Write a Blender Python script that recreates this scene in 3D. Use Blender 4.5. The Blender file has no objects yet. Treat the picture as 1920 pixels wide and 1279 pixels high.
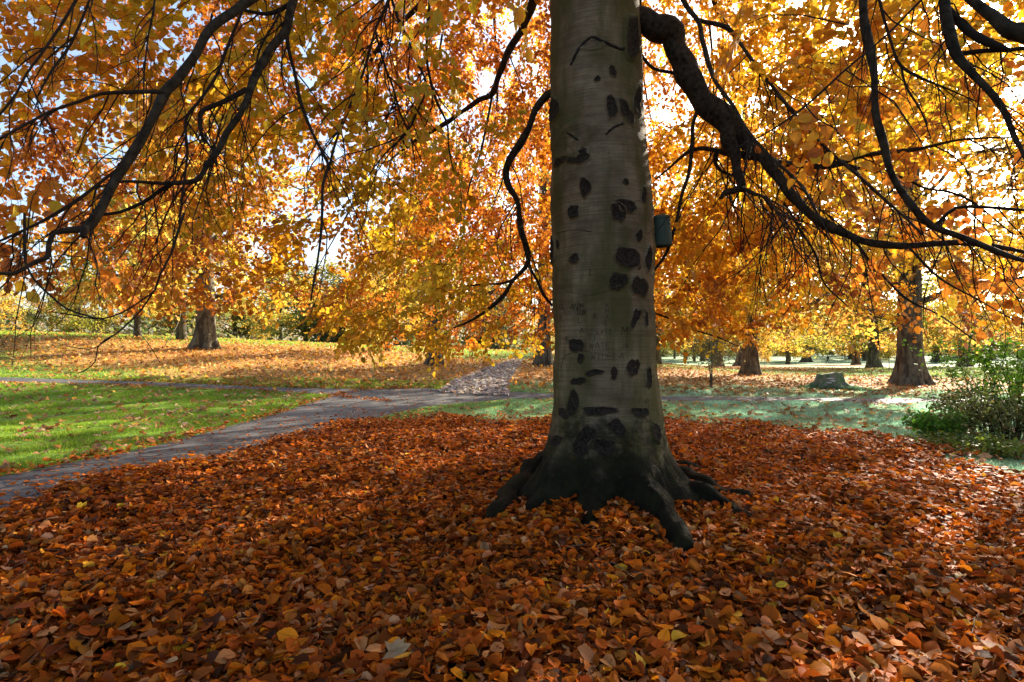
import bpy, math, random
import numpy as np
from mathutils import Vector, Matrix
rng = np.random.default_rng(7); random.seed(7)
SC = bpy.context.scene
COL = SC.collection
R = math.radians

# ------------------------------------------------------------------ camera, sky, sun, exposure
F, CX, HZ, CH = 1067.0, 960.0, 662.0, 1.6          # focal length in photo pixels, principal column, eye-level row, eye height
cam_d = bpy.data.cameras.new('camera'); cam = bpy.data.objects.new('camera', cam_d); COL.objects.link(cam)
cam.location = (0, 0, CH); cam.rotation_euler = (R(90), 0, 0)
cam_d.sensor_width = 36; cam_d.lens = 36 * F / 1920; cam_d.shift_y = (HZ - 639.5) / 1920
cam_d.clip_start = .05; cam_d.clip_end = 3000
SC.camera = cam
SUN_AZ, SUN_EL = 42.0, 27.0                         # degrees right of the view axis (+Y), elevation
w = bpy.data.worlds.new('World'); SC.world = w; w.use_nodes = True
nt = w.node_tree; bg = nt.nodes['Background']
sky = nt.nodes.new('ShaderNodeTexSky'); sky.sky_type = 'NISHITA'; sky.sun_disc = False
sky.sun_elevation = R(SUN_EL); sky.sun_rotation = R(SUN_AZ); sky.air_density = .9; sky.dust_density = 2.6; sky.ozone_density = .6
nt.links.new(sky.outputs[0], bg.inputs[0]); bg.inputs[1].default_value = .09
sd = bpy.data.lights.new('sun', 'SUN'); sun = bpy.data.objects.new('sun', sd); COL.objects.link(sun)
sd.energy = 5.0; sd.angle = R(.6); sd.color = (1, .9, .74)
sdir = Vector((math.sin(R(SUN_AZ)) * math.cos(R(SUN_EL)), math.cos(R(SUN_AZ)) * math.cos(R(SUN_EL)), math.sin(R(SUN_EL))))
sun.rotation_euler = sdir.to_track_quat('Z', 'Y').to_euler(); sun.location = sdir * 60
SC.view_settings.view_transform = 'Standard'; SC.view_settings.look = 'None'
SC.view_settings.exposure = 2.05; SC.view_settings.gamma = 1; SC.view_settings.use_curve_mapping = False
SC.render.engine = 'CYCLES'
cy = SC.cycles
cy.max_bounces = 5; cy.diffuse_bounces = 3; cy.transmission_bounces = 4; cy.glossy_bounces = 2; cy.transparent_max_bounces = 4
cy.sample_clamp_indirect = 6; cy.use_denoising = True; cy.caustics_reflective = False; cy.caustics_refractive = False

# ------------------------------------------------------------------ helpers
def tag(o, label=None, cat=None, group=None, kind=None):
    if label: o['label'] = label
    if cat: o['category'] = cat
    if group: o['group'] = group
    if kind: o['kind'] = kind
    return o
def link(name, data, parent=None, mat=None):
    o = bpy.data.objects.new(name, data); COL.objects.link(o)
    if parent is not None:
        o.parent = parent
        o.matrix_parent_inverse = Matrix.Translation(parent.location).inverted() if False else Matrix.Identity(4)
    if mat is not None and data is not None and len(data.materials) == 0: data.materials.append(mat)
    return o
def empty(name, loc, rz=0, s=1):
    o = bpy.data.objects.new(name, None); COL.objects.link(o)
    o.location = loc; o.rotation_euler = (0, 0, rz); o.scale = (s, s, s) if not hasattr(s, '__len__') else s
    o.empty_display_size = .2
    return o
def mesh(name, v, faces, smooth=True, attrs=None):
    """v (n,3); faces: one array (m,k) or a list of such arrays"""
    v = np.ascontiguousarray(v, dtype=np.float32)
    if isinstance(faces, np.ndarray): faces = [faces]
    faces = [np.asarray(f, dtype=np.int32) for f in faces if len(f)]
    me = bpy.data.meshes.new(name)
    me.vertices.add(len(v)); me.vertices.foreach_set('co', v.ravel())
    loops = np.concatenate([f.ravel() for f in faces]); tot = np.concatenate([np.full(len(f), f.shape[1], np.int32) for f in faces])
    me.loops.add(len(loops)); me.loops.foreach_set('vertex_index', loops)
    me.polygons.add(len(tot)); st = np.concatenate([[0], np.cumsum(tot)[:-1]]).astype(np.int32)
    me.polygons.foreach_set('loop_start', st); me.polygons.foreach_set('loop_total', tot)
    me.polygons.foreach_set('use_smooth', np.full(len(tot), smooth, dtype=bool))
    for nm, a in (attrs or {}).items():
        a = np.ascontiguousarray(a, dtype=np.float32)
        if a.ndim == 1:
            at = me.attributes.new(nm, 'FLOAT', 'POINT'); at.data.foreach_set('value', a)
        elif a.shape[1] == 4:
            at = me.attributes.new(nm, 'FLOAT_COLOR', 'POINT'); at.data.foreach_set('color', a.ravel())
        else:
            at = me.attributes.new(nm, 'FLOAT_VECTOR', 'POINT'); at.data.foreach_set('vector', a.ravel())
    me.update(calc_edges=True); me.validate()
    return me
def sines(n, lo, hi, seed):
    r = np.random.default_rng(seed); k = r.uniform(lo, hi, n); a = r.uniform(0, 2 * np.pi, n); p = r.uniform(0, 2 * np.pi, n)
    return k * np.cos(a), k * np.sin(a), p
def wob(x, y, lo, hi, seed, n=7):
    kx, ky, p = sines(n, lo, hi, seed); s = 0
    for i in range(n): s = s + np.sin(x * kx[i] + y * ky[i] + p[i])
    return s / math.sqrt(n / 2)
def ss(a, b, x):
    t = np.clip((np.asarray(x, dtype=float) - a) / (b - a), 0, 1); return t * t * (3 - 2 * t)
def norm(a): return a / np.maximum(np.linalg.norm(a, axis=-1, keepdims=True), 1e-9)
def catmull(pts, step=None, n=None):
    p = np.asarray(pts, float); q = np.vstack([2 * p[0] - p[1], p, 2 * p[-1] - p[-2]]); out = []
    for i in range(1, len(q) - 2):
        m = n or max(2, int(np.linalg.norm(q[i + 1][:3] - q[i][:3]) / step) + 1)
        t = np.linspace(0, 1, m, endpoint=False)[:, None]
        a, b, c, d = q[i - 1], q[i], q[i + 1], q[i + 2]
        out.append(.5 * (2 * b + (c - a) * t + (2 * a - 5 * b + 4 * c - d) * t * t + (3 * b - a - 3 * c + d) * t ** 3))
    return np.vstack(out + [p[-1:]])
def tube(pts, rad, sides=8, cap=True, wobble=0, seed=0):
    p = np.asarray(pts, float); n = len(p); r = np.broadcast_to(np.asarray(rad, float), (n,))
    t = norm(np.gradient(p, axis=0)); ref = np.array([0., 0, 1]) if abs(t[0][2]) < .9 else np.array([1., 0, 0])
    a = norm(np.cross(t[0], ref)); A = []
    for i in range(n):
        a = norm(a - t[i] * np.dot(a, t[i])); A.append(a)
    A = np.array(A); B = np.cross(t, A); ang = np.linspace(0, 2 * np.pi, sides, endpoint=False)
    rr = r[:, None] * np.ones((n, sides))
    if wobble:
        rr = rr * (1 + wobble * wob(np.arange(n)[:, None] * .55 + 0 * ang, ang[None] * 2 + 0 * np.arange(n)[:, None], .6, 1.6, seed))
    v = p[:, None] + rr[:, :, None] * (np.cos(ang)[None, :, None] * A[:, None] + np.sin(ang)[None, :, None] * B[:, None])
    i, j = np.meshgrid(np.arange(n - 1), np.arange(sides), indexing='ij'); j2 = (j + 1) % sides
    f = np.stack([i * sides + j, i * sides + j2, (i + 1) * sides + j2, (i + 1) * sides + j], -1).reshape(-1, 4)
    v = v.reshape(-1, 3); tri = np.zeros((0, 3), int)
    if cap:
        v = np.vstack([v, p[:1], p[-1:]]); k = np.arange(sides); k2 = (k + 1) % sides; c0 = n * sides
        tri = np.vstack([np.stack([k2, k, np.full(sides, c0)], -1), np.stack([(n - 1) * sides + k, (n - 1) * sides + k2, np.full(sides, c0 + 1)], -1)])
    return v, f, tri
class MB:                                            # collects pieces of ONE mesh
    def __init__(s): s.v, s.q, s.t, s.n = [], [], [], 0
    def add(s, v, q=None, t=None):
        s.v.append(np.asarray(v, float))
        if q is not None and len(q): s.q.append(np.asarray(q) + s.n)
        if t is not None and len(t): s.t.append(np.asarray(t) + s.n)
        s.n += len(v); return s
    def tube(s, *a, **k): v, q, t = tube(*a, **k); return s.add(v, q, t)
    def box(s, c, d, rot=None):
        x, y, z = np.array(d) / 2
        v = np.array([(-x,-y,-z),(x,-y,-z),(x,y,-z),(-x,y,-z),(-x,-y,z),(x,-y,z),(x,y,z),(-x,y,z)])
        if rot is not None: v = v @ np.array(rot).T
        return s.add(v + np.array(c), [(0,3,2,1),(4,5,6,7),(0,1,5,4),(1,2,6,5),(2,3,7,6),(3,0,4,7)])
    def mesh(s, name, smooth=True):
        return mesh(name, np.vstack(s.v), ([np.vstack(s.q)] if s.q else []) + ([np.vstack(s.t)] if s.t else []), smooth)
    def build(s, name, mat, parent=None, smooth=True): return link(name, s.mesh(name, smooth), parent, mat)

# ------------------------------------------------------------------ materials
def mat_new(name):
    m = bpy.data.materials.new(name); m.use_nodes = True; t = m.node_tree; t.nodes.clear(); return m, t
def N(t, typ, **kw):
    n = t.nodes.new('ShaderNode' + typ)
    for k, v in kw.items():
        if k.startswith('i_'):
            key = k[2:]; n.inputs[int(key) if key.isdigit() else key].default_value = v
        else: setattr(n, k, v)
    return n
def ramp(t, fac, stops):
    r = t.nodes.new('ShaderNodeValToRGB'); e = r.color_ramp.elements
    while len(e) < len(stops): e.new(.5)
    for k, (p, c) in zip(e, stops):
        k.position = p; k.color = (c if hasattr(c, '__len__') else (c, c, c)) + (1,) if hasattr(c, '__len__') else (c, c, c, 1)
    t.links.new(fac, r.inputs[0]); return r.outputs[0]
def mixc(t, fac, a, b, mode='MIX'):
    n = t.nodes.new('ShaderNodeMix'); n.data_type = 'RGBA'; n.blend_type = mode
    for s, v in ((n.inputs[0], fac), (n.inputs[6], a), (n.inputs[7], b)):
        if hasattr(v, 'is_linked') or hasattr(v, 'links'): t.links.new(v, s)
        else: s.default_value = v if not hasattr(v, '__len__') else tuple(v) + (1,) * (4 - len(v))
    return n.outputs[2]
def math_(t, op, a, b=0.0, clamp=False):
    n = t.nodes.new('ShaderNodeMath'); n.operation = op; n.use_clamp = clamp
    for s, v in ((n.inputs[0], a), (n.inputs[1], b)):
        if hasattr(v, 'links'): t.links.new(v, s)
        else: s.default_value = v
    return n.outputs[0]
def noise(t, scale, detail=4, rough=.55, vec=None, sc=None):
    n = N(t, 'TexNoise'); n.inputs['Scale'].default_value = scale; n.inputs['Detail'].default_value = detail; n.inputs['Roughness'].default_value = rough
    if vec is not None:
        if sc is not None:
            mp = N(t, 'Mapping'); mp.inputs['Scale'].default_value = sc; t.links.new(vec, mp.inputs[0]); vec = mp.outputs[0]
        t.links.new(vec, n.inputs['Vector'])
    return n.outputs['Fac']
def objco(t): return N(t, 'TexCoord').outputs['Object']
def bump(t, h, strength, dist): 
    b = N(t, 'Bump'); b.inputs['Strength'].default_value = strength; b.inputs['Distance'].default_value = dist; t.links.new(h, b.inputs['Height']); return b.outputs[0]
def finish(t, col, rough=.8, nrm=None, spec=.3, trans=None, tcol=None):
    p = N(t, 'BsdfPrincipled'); o = N(t, 'OutputMaterial')
    if hasattr(col, 'links'): t.links.new(col, p.inputs['Base Color'])
    else: p.inputs['Base Color'].default_value = tuple(col) + (1,)
    if hasattr(rough, 'links'): t.links.new(rough, p.inputs['Roughness'])
    else: p.inputs['Roughness'].default_value = rough
    p.inputs['Specular IOR Level'].default_value = spec
    if nrm is not None: t.links.new(nrm, p.inputs['Normal'])
    if trans:
        tr = N(t, 'BsdfTranslucent'); mx = N(t, 'MixShader'); mx.inputs[0].default_value = trans
        tc = tcol if tcol is not None else col
        if hasattr(tc, 'links'): t.links.new(tc, tr.inputs[0])
        else: tr.inputs[0].default_value = tuple(tc) + (1,)
        if nrm is not None: t.links.new(nrm, tr.inputs['Normal'])
        t.links.new(p.outputs[0], mx.inputs[1]); t.links.new(tr.outputs[0], mx.inputs[2]); t.links.new(mx.outputs[0], o.inputs[0])
    else: t.links.new(p.outputs[0], o.inputs[0])
def leaf_mat(name, trans, rough, spec, vein=.25, sat=1.0):
    m, t = mat_new(name)
    a = N(t, 'Attribute', attribute_name='col').outputs['Color']; uv = N(t, 'Attribute', attribute_name='luv').outputs['Vector']
    sx = N(t, 'SeparateXYZ'); t.links.new(uv, sx.inputs[0]); u, v = sx.outputs[0], sx.outputs[1]
    av = math_(t, 'ABSOLUTE', v)
    ph = math_(t, 'SUBTRACT', math_(t, 'MULTIPLY', u, 46.0), math_(t, 'MULTIPLY', av, 26.0))
    wv = math_(t, 'POWER', math_(t, 'ABSOLUTE', math_(t, 'SINE', math_(t, 'MULTIPLY', ph, .5))), 10.0)
    mid = math_(t, 'SUBTRACT', 1.0, math_(t, 'MULTIPLY', av, 14.0), True)
    vein_f = math_(t, 'MAXIMUM', math_(t, 'MULTIPLY', wv, .0), mid)
    vein_f = math_(t, 'MAXIMUM', vein_f, math_(t, 'SUBTRACT', 1.0, math_(t, 'MULTIPLY', math_(t, 'ABSOLUTE', math_(t, 'SINE', math_(t, 'MULTIPLY', ph, .5))), 5.0), True))
    nz = noise(t, 30, 3, .6, objco(t))
    c = mixc(t, math_(t, 'MULTIPLY', vein_f, vein), a, (.10, .045, .012))
    c = mixc(t, ramp(t, nz, [(.35, 0.0), (.75, .38)]), c, (.16, .06, .015))
    b = bump(t, vein_f, .25, .002)
    finish(t, c, rough, b, spec, trans, c)
    return m
M = {}
M['leaf'] = leaf_mat('beech_leaf', .54, .5, .25)
M['litter'] = leaf_mat('fallen_beech_leaf', .34, .55, .06, .35)
M['bgleaf'] = leaf_mat('plane_leaf', .55, .6, .2, .1)
M['green'] = leaf_mat('green_leaf', .4, .5, .3, .15)
def simple(name, col, rough=.8, spec=.3, var=.25, scale=8, bmp=.3, sc=None):
    m, t = mat_new(name); co = objco(t); n = noise(t, scale, 5, .6, co, sc)
    c = mixc(t, ramp(t, n, [(.3, 0.0), (.7, 1.0)]), tuple(x * (1 - var) for x in col), tuple(min(1, x * (1 + var)) for x in col))
    finish(t, c, rough, bump(t, n, bmp, .01), spec); M[name] = m; return m
simple('twig', (.022, .015, .010), .9, .1); simple('limb', (.032, .024, .015), .9, .1, var=.8, scale=22, bmp=1.0)
simple('scar', (.022, .018, .015), .9, .15, .5, 60, .9); simple('carving', (.045, .034, .02), .9, .05)
simple('box_green', (.045, .075, .055), .75, .3, .25, 60, .2); simple('box_dark', (.02, .02, .018), .9)
simple('stake', (.09, .07, .045), .85, sc=(1, 1, .2), scale=30); simple('bench_paint', (.03, .06, .04), .5)
simple('cloth_dark', (.018, .019, .024), .8); simple('skin', (.45, .26, .18), .6); simple('hair', (.02, .014, .01), .6); simple('pack', (.03, .03, .035), .7)
m, t = mat_new('stump_wood'); M['stump_wood'] = m; co = objco(t); n1 = noise(t, 5, 5, .6, co); n2 = noise(t, 16, 4, .6, co, (1, 1, .2))
c = mixc(t, n2, (.10, .085, .055), (.26, .23, .17)); c = mixc(t, ramp(t, n1, [(.42, 0.0), (.55, .9)]), c, (.07, .13, .04)); finish(t, c, .9, bump(t, n2, .8, .05), .15); simple('bark_fungus', (.45, .4, .34), .8)

# beech bark: smooth grey with level striations, algae streaks, black-green foot
m, t = mat_new('beech_bark'); M['beech'] = m
co = objco(t); sep = N(t, 'SeparateXYZ'); t.links.new(co, sep.inputs[0]); z = sep.outputs[2]
n1 = noise(t, 2.2, 6, .6, co); n2 = noise(t, 1.0, 6, .65, co, (2.0, 2.0, 60)); n3 = noise(t, 1.0, 4, .6, co, (3.2, 3.2, .7)); n4 = noise(t, 90, 3, .6, co); n5 = noise(t, 6, 5, .65, co)
c = mixc(t, ramp(t, n1, [(.32, 0.0), (.66, 1.0)]), (.07, .054, .027), (.245, .20, .122))
c = mixc(t, ramp(t, n2, [(.40, .42), (.54, 0.0)]), c, (.06, .048, .034))
alg = ramp(t, n3, [(.45, 0.0), (.6, 1.0)])
c = mixc(t, math_(t, 'MULTIPLY', alg, .8), c, (.06, .06, .016))
sc_a = N(t, 'Attribute', attribute_name='scar').outputs['Fac']; n6 = noise(t, 40, 4, .65, co)
c = mixc(t, ramp(t, n4, [(.30, .7), (.40, 0.0)]), c, (.04, .035, .028))
foot = math_(t, 'ADD', math_(t, 'MULTIPLY', z, -1.15), math_(t, 'ADD', math_(t, 'MULTIPLY', n5, 1.5), math_(t, 'MULTIPLY', n1, 1.4)))
footm = ramp(t, math_(t, 'ADD', math_(t, 'MULTIPLY', foot, .5), 0.0), [(.16, 0.0), (.34, .75), (.46, .97)])
c = mixc(t, footm, c, mixc(t, ramp(t, n5, [(.4, 0.0), (.7, 1.0)]), (.0045, .004, .0025), (.017, .018, .006)))
scm = ramp(t, math_(t, 'ADD', sc_a, math_(t, 'MULTIPLY', math_(t, 'SUBTRACT', n6, .5), 1.1)), [(.22, 0.0), (.72, .96)])
c = mixc(t, scm, c, mixc(t, ramp(t, n6, [(.35, 0.0), (.72, 1.0)]), (.006, .005, .004), (.05, .041, .03)))
nb = math_(t, 'ADD', math_(t, 'MULTIPLY', math_(t, 'MULTIPLY', n6, scm), 1.2), math_(t, 'MULTIPLY', n2, .6)); nb = math_(t, 'ADD', nb, math_(t, 'ADD', math_(t, 'MULTIPLY', n4, .15), math_(t, 'MULTIPLY', math_(t, 'MULTIPLY', math_(t, 'ADD', n5, n6), footm), 2.6)))
finish(t, c, .88, bump(t, nb, .7, .02), .1)
# far trunks: flaking plane-tree bark
m, t = mat_new('plane_bark'); M['plane'] = m
co = objco(t); n1 = noise(t, 2.4, 4, .5, co, (1, 1, .5)); n2 = noise(t, 9, 5, .6, co, (1, 1, .25))
c = mixc(t, ramp(t, n1, [(.42, 0.0), (.5, 1.0)]), (.055, .043, .028), (.13, .112, .072)); c = mixc(t, ramp(t, n2, [(.35, .8), (.55, 0.0)]), c, (.03, .025, .018))
finish(t, c, .9, bump(t, n2, .8, .06), .2)

# ground: soil / lawn / frosted lawn / far leaf carpet by vertex masks
m, t = mat_new('ground'); M['ground'] = m
co = objco(t); li = N(t, 'Attribute', attribute_name='litter').outputs['Fac']; ca = N(t, 'Attribute', attribute_name='carpet').outputs['Fac']; fr = N(t, 'Attribute', attribute_name='frost').outputs['Fac']
n1 = noise(t, .5, 5, .6, co); n2 = noise(t, 9, 5, .65, co); n3 = noise(t, 3.0, 6, .7, co); n4 = noise(t, 26, 2, .5, co)
g = mixc(t, n2, (.055, .12, .012), (.14, .25, .026)); g = mixc(t, ramp(t, n1, [(.4, 0.0), (.7, .5)]), g, (.19, .22, .035))
gf = mixc(t, n2, (.08, .15, .07), (.28, .40, .26)); g = mixc(t, fr, g, gf)
car = mixc(t, ramp(t, n4, [(.38, 0.0), (.62, 1.0)]), (.19, .08, .02), (.47, .24, .075)); car = mixc(t, ramp(t, n3, [(.6, 0.0), (.75, .6)]), car, (.10, .045, .016))
cm = ramp(t, math_(t, 'ADD', ca, math_(t, 'MULTIPLY', math_(t, 'SUBTRACT', math_(t, 'ADD', math_(t, 'MULTIPLY', n3, .5), math_(t, 'MULTIPLY', n4, .5)), .5), 1.7)), [(.42, 0.0), (.58, 1.0)])
g = mixc(t, cm, g, car)
soil = mixc(t, n2, (.03, .014, .007), (.075, .034, .015)); g = mixc(t, li, g, soil)
finish(t, g, .9, bump(t, n2, .5, .03), .15)
# asphalt, a little damp
m, t = mat_new('asphalt'); M['asphalt'] = m
co = objco(t); n1 = noise(t, .7, 4, .6, co); n2 = noise(t, 120, 2, .6, co); n3 = noise(t, 3, 5, .6, co)
c = mixc(t, n2, (.042, .042, .042), (.105, .103, .10)); c = mixc(t, ramp(t, n3, [(.45, 0.0), (.75, .7)]), c, (.15, .125, .095))
vo = N(t, 'TexVoronoi', feature='DISTANCE_TO_EDGE'); vo.inputs['Scale'].default_value = .55; wp = None
mpv = N(t, 'VectorMath', operation='ADD'); nv = N(t, 'TexNoise'); nv.inputs['Scale'].default_value = 1.5; t.links.new(co, nv.inputs['Vector']); t.links.new(co, mpv.inputs[0]); t.links.new(nv.outputs['Color'], mpv.inputs[1]); t.links.new(mpv.outputs[0], vo.inputs['Vector'])
c = mixc(t, ramp(t, vo.outputs['Distance'], [(.0, .75), (.018, 0.0)]), c, (.02, .019, .018)); c = mixc(t, ramp(t, n1, [(.35, .5), (.6, 0.0)]), c, (.045, .043, .042))
finish(t, c, ramp(t, n1, [(.4, .6), (.65, .9)]), bump(t, n2, .5, .006), .18)
def grassmat(name):
    m, t = mat_new(name); a = N(t, 'Attribute', attribute_name='col').outputs['Color']; finish(t, a, .55, None, .25, .55, a); M[name] = m
grassmat('grass')

# ------------------------------------------------------------------ the lie of the land
TX, TY = .97, 6.0                                     # beech axis
def terrain(x, y):
    x = np.asarray(x, float); y = np.asarray(y, float)
    crest = np.interp(x, [-120, -70, -45, -28, -21.5, -5, 0, 8, 16, 26, 60], [4.6, 4.1, 3.55, 3.0, 2.62, 1.95, 1.72, 1.1, .35, .02, 0])
    z = crest * ss(12, 50, y) * (1 - .9 * ss(58, 130, y))
    z = z - .5 * ss(50, 112, y) * ss(-5, 20, x) + 1.6 * ss(115, 170, y) + 5 * ss(170, 420, y)
    z = z + .012 * wob(x, y, .5, 1.6, 3) + .03 * wob(x, y, .12, .4, 4) * ss(6, 20, np.abs(y) + np.abs(x) * .5)
    rt = np.hypot(x - TX, y - TY)
    return z + .13 * np.exp(-(rt / 1.35) ** 2)
def ground_hit(px, py):
    u, s = (px - CX) / F, (HZ - py) / F; prev = .5
    ys = np.concatenate([np.arange(1, 60, .02), np.arange(60, 400, .2)])
    d = CH + s * ys - terrain(u * ys, ys); k = np.argmax(d < 0)
    Y = ys[k] if (d < 0).any() else 60.0
    return np.array([u * Y, Y, float(terrain(u * Y, Y))])
def at(px, py, Y): return np.array([(px - CX) / F * Y, Y, CH + (HZ - py) / F * Y])
def gl(pts): return np.array([ground_hit(*p) for p in pts])

litter_edge = gl([(-700, 1100), (0, 958), (200, 905), (400, 862), (520, 832), (640, 802), (700, 792), (860, 788), (1030, 786), (1240, 788), (1400, 800), (1500, 812), (1720, 836), (1920, 880), (2500, 960)])
le_u = litter_edge[:, 0] / litter_edge[:, 1]; le_Y = litter_edge[:, 1]
def litter_in(x, y):                                   # signed metres inside the beech litter (positive = inside)
    u = x / np.maximum(y, .3); return np.interp(u, le_u, le_Y) - y + .35 * wob(x, y, .8, 2.4, 11)
# paths: paired edges, measured on the photograph, laid on the terrain
def strip(left, right, n=14):
    a, b = catmull(gl(left)[:, :2], n=n), catmull(gl(right)[:, :2], n=n); return a, b
P_main = strip([(-420, 960), (0, 892), (130, 867), (260, 842), (400, 806), (520, 774), (600, 748), (690, 731), (800, 727)],
               [(-420, 1080), (0, 972), (200, 912), (400, 868), (520, 838), (640, 806), (740, 774), (830, 760), (920, 752)])
P_right = strip([(700, 730), (800, 729), (930, 733), (1060, 739), (1240, 743), (1500, 745), (1780, 748), (2100, 752)],
                [(640, 800), (800, 764), (930, 751), (1060, 748.5), (1240, 752), (1500, 754), (1780, 757), (2100, 761)])
P_left = strip([(-300, 697), (0, 707), (200, 713), (400, 721), (560, 727), (760, 729)], [(-300, 707), (0, 717.5), (200, 722), (400, 729.5), (560, 737), (720, 752)])
P_back = strip([(815, 738), (833, 726), (880, 704), (915, 690), (945, 680), (962, 675)], [(960, 744), (955, 730), (958, 712), (965, 698), (975, 683), (982, 676)])
paths = [P_main, P_right, P_left, P_back]
centres = []
for a, b in paths:
    c = (a + b) / 2; centres.append((c, np.linalg.norm(a - b, axis=1) / 2))
def path_in(x, y):                                     # signed metres inside any path
    best = np.full(np.shape(x), -9.0)
    for c, h in centres:
        for i in range(len(c) - 1):
            ab = c[i + 1] - c[i]; L = ab @ ab + 1e-9
            tt = np.clip(((x - c[i, 0]) * ab[0] + (y - c[i, 1]) * ab[1]) / L, 0, 1)
            d = np.hypot(x - c[i, 0] - tt * ab[0], y - c[i, 1] - tt * ab[1])
            # half width measured across, corrected for the slanted edge pairing
            best = np.maximum(best, (h[i] + (h[i + 1] - h[i]) * tt) - d)
    return best
from_edge = None
def poly_in(x, y, poly):
    ins = np.zeros(np.shape(x), bool); n = len(poly)
    for i in range(n):
        x0, y0 = poly[i]; x1, y1 = poly[(i + 1) % n]
        c = ((y0 > y) != (y1 > y)) & (x < (x1 - x0) * (y - y0) / (y1 - y0 + 1e-12) + x0); ins ^= c
    return ins
polys = [np.vstack([a, b[::-1]]) for a, b in paths]
def on_path(x, y):
    r = np.zeros(np.shape(x), bool)
    for p in polys: r |= poly_in(x, y, p)
    return r
def carpet(x, y):                                      # cover by fallen leaves beyond the beech's own litter
    c = np.zeros(np.shape(x))
    for (tx, ty, r, k) in CARP: c = np.maximum(c, k * np.exp(-(((x - tx) / r) ** 2 + ((y - ty) / (r * .62)) ** 2) ** 1.5))
    return c
b1 = ground_hit(385, 654); b5 = ground_hit(815, 684); b6 = ground_hit(1020, 686); b8 = ground_hit(1407, 704); b9 = ground_hit(1706, 721); b7 = ground_hit(1345, 689)
CARP = [(b1[0] + 4, b1[1] - 3, 14, 1.0), (b1[0] - 9, b1[1] + 0, 11, .75), (b5[0] - 4, b5[1] - 4, 10, .95), (b6[0], b6[1] - 3, 13, 1), (b8[0] - 3, b8[1] - 4, 17, 1), (b7[0] - 8, b7[1] - 4, 22, 1), (b9[0] + 2, b9[1] + 3, 13, .85), (22, 80, 26, .75), (55, 88, 26, .7)]
def frost(x, y): return ss(-4, 5, x + 1.2 * wob(x, y, .2, .6, 21)) * (1 - .55 * ss(26, 34, y)) + .2 * ss(108, 116, y)

# ground sheet
ya = np.concatenate([np.geomspace(70, 2, 12)[:-1] * -1, np.arange(-2, 32, .28), np.geomspace(32, 900, 70)])
xh = np.concatenate([np.arange(0, 26, .4), np.geomspace(26, 700, 46)]); xa = np.concatenate([-xh[:0:-1], xh])
gx, gy = np.meshgrid(xa, ya, indexing='ij'); gz = terrain(gx, gy)
nx, ny = gx.shape; ii, jj = np.meshgrid(np.arange(nx - 1), np.arange(ny - 1), indexing='ij')
gf = np.stack([ii * ny + jj, (ii + 1) * ny + jj, (ii + 1) * ny + jj + 1, ii * ny + jj + 1], -1).reshape(-1, 4)
lm = ss(-.3, .5, litter_in(gx, gy)) * (gy > .2) + (gy <= .2)
gm = mesh('ground', np.stack([gx, gy, gz], -1).reshape(-1, 3), gf, True, {'litter': np.clip(lm, 0, 1).ravel(), 'carpet': carpet(gx, gy).ravel(), 'frost': np.clip(frost(gx, gy), 0, 1).ravel()})
ground = tag(link('ground', gm, None, M['ground']), kind='structure')
for k, (a, b) in enumerate(paths):
    tt = np.linspace(0, 1, 9); g = a[:, None] * (1 - tt)[None, :, None] + b[:, None] * tt[None, :, None]
    lift = (.016, .012, .008, .02)[k] + np.clip((g[..., 1] - 18) * .0012, 0, .03)
    gz_ = terrain(g[..., 0], g[..., 1]) + lift - .02 * np.abs(2 * tt - 1)[None] ** 8
    n_, m_ = g.shape[:2]; ii, jj = np.meshgrid(np.arange(n_ - 1), np.arange(m_ - 1), indexing='ij')
    f = np.stack([ii * m_ + jj, ii * m_ + jj + 1, (ii + 1) * m_ + jj + 1, (ii + 1) * m_ + jj], -1).reshape(-1, 4)
    o = link('path', mesh('path', np.dstack([g, gz_]).reshape(-1, 3), f), None, M['asphalt']); tag(o, kind='structure')

# ------------------------------------------------------------------ leaf templates
def leaf_template(fine):
    if fine:                                          # 5 stations along, midrib + two margins
        u = np.array([0, .2, .48, .78, 1.0]); wd = np.array([0, .33, .42, .27, 0]); cz = np.array([0, .035, .03, 0, -.05])
        v = [(u[0], 0, 0), (u[4], 0, cz[4])]; mid = [0, 2, 3, 4, 1]
        for i in (1, 2, 3): v.append((u[i], 0, cz[i] - .02))
        Lf, Rt = [], []
        for i in (1, 2, 3): Lf.append(len(v)); v.append((u[i], wd[i], cz[i] + .055))
        for i in (1, 2, 3): Rt.append(len(v)); v.append((u[i], -wd[i], cz[i] + .055))
        q = [(mid[1], mid[2], Lf[1], Lf[0]), (mid[2], mid[3], Lf[2], Lf[1]), (mid[2], mid[1], Rt[0], Rt[1]), (mid[3], mid[2], Rt[1], Rt[2])]
        tr = [(0, mid[1], Lf[0]), (mid[3], 1, Lf[2]), (mid[1], 0, Rt[0]), (1, mid[3], Rt[2])]
    else:
        v = [(0, 0, 0), (.28, .36, .05), (.72, .32, .04), (1, 0, -.03), (.72, -.32, .04), (.28, -.36, .05)]
        q = [(0, 3, 2, 1), (0, 5, 4, 3)]; tr = []
    v = np.array(v, float); return v, np.array(q), np.array(tr, int).reshape(-1, 3)
def plane_template():                                  # lobed leaf
    ang = [180, 132, 105, 78, 60, 40, 22, 0, -22, -40, -60, -78, -105, -132]; rad = [.14, .46, .38, .62, .44, .56, .42, .70, .42, .56, .44, .62, .38, .46]
    v = [(.35, 0, 0)] + [(.35 + r * math.cos(R(a)), r * math.sin(R(a)), .05 * math.sin(3 * R(a)) + .06 * r) for a, r in zip(ang, rad)]
    n = len(ang); return np.array(v), np.zeros((0, 4), int), np.array([(0, 1 + i, 1 + (i + 1) % n) for i in range(n)])
T_FINE, T_LOW, T_PLANE = leaf_template(True), leaf_template(False), plane_template()
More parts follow.
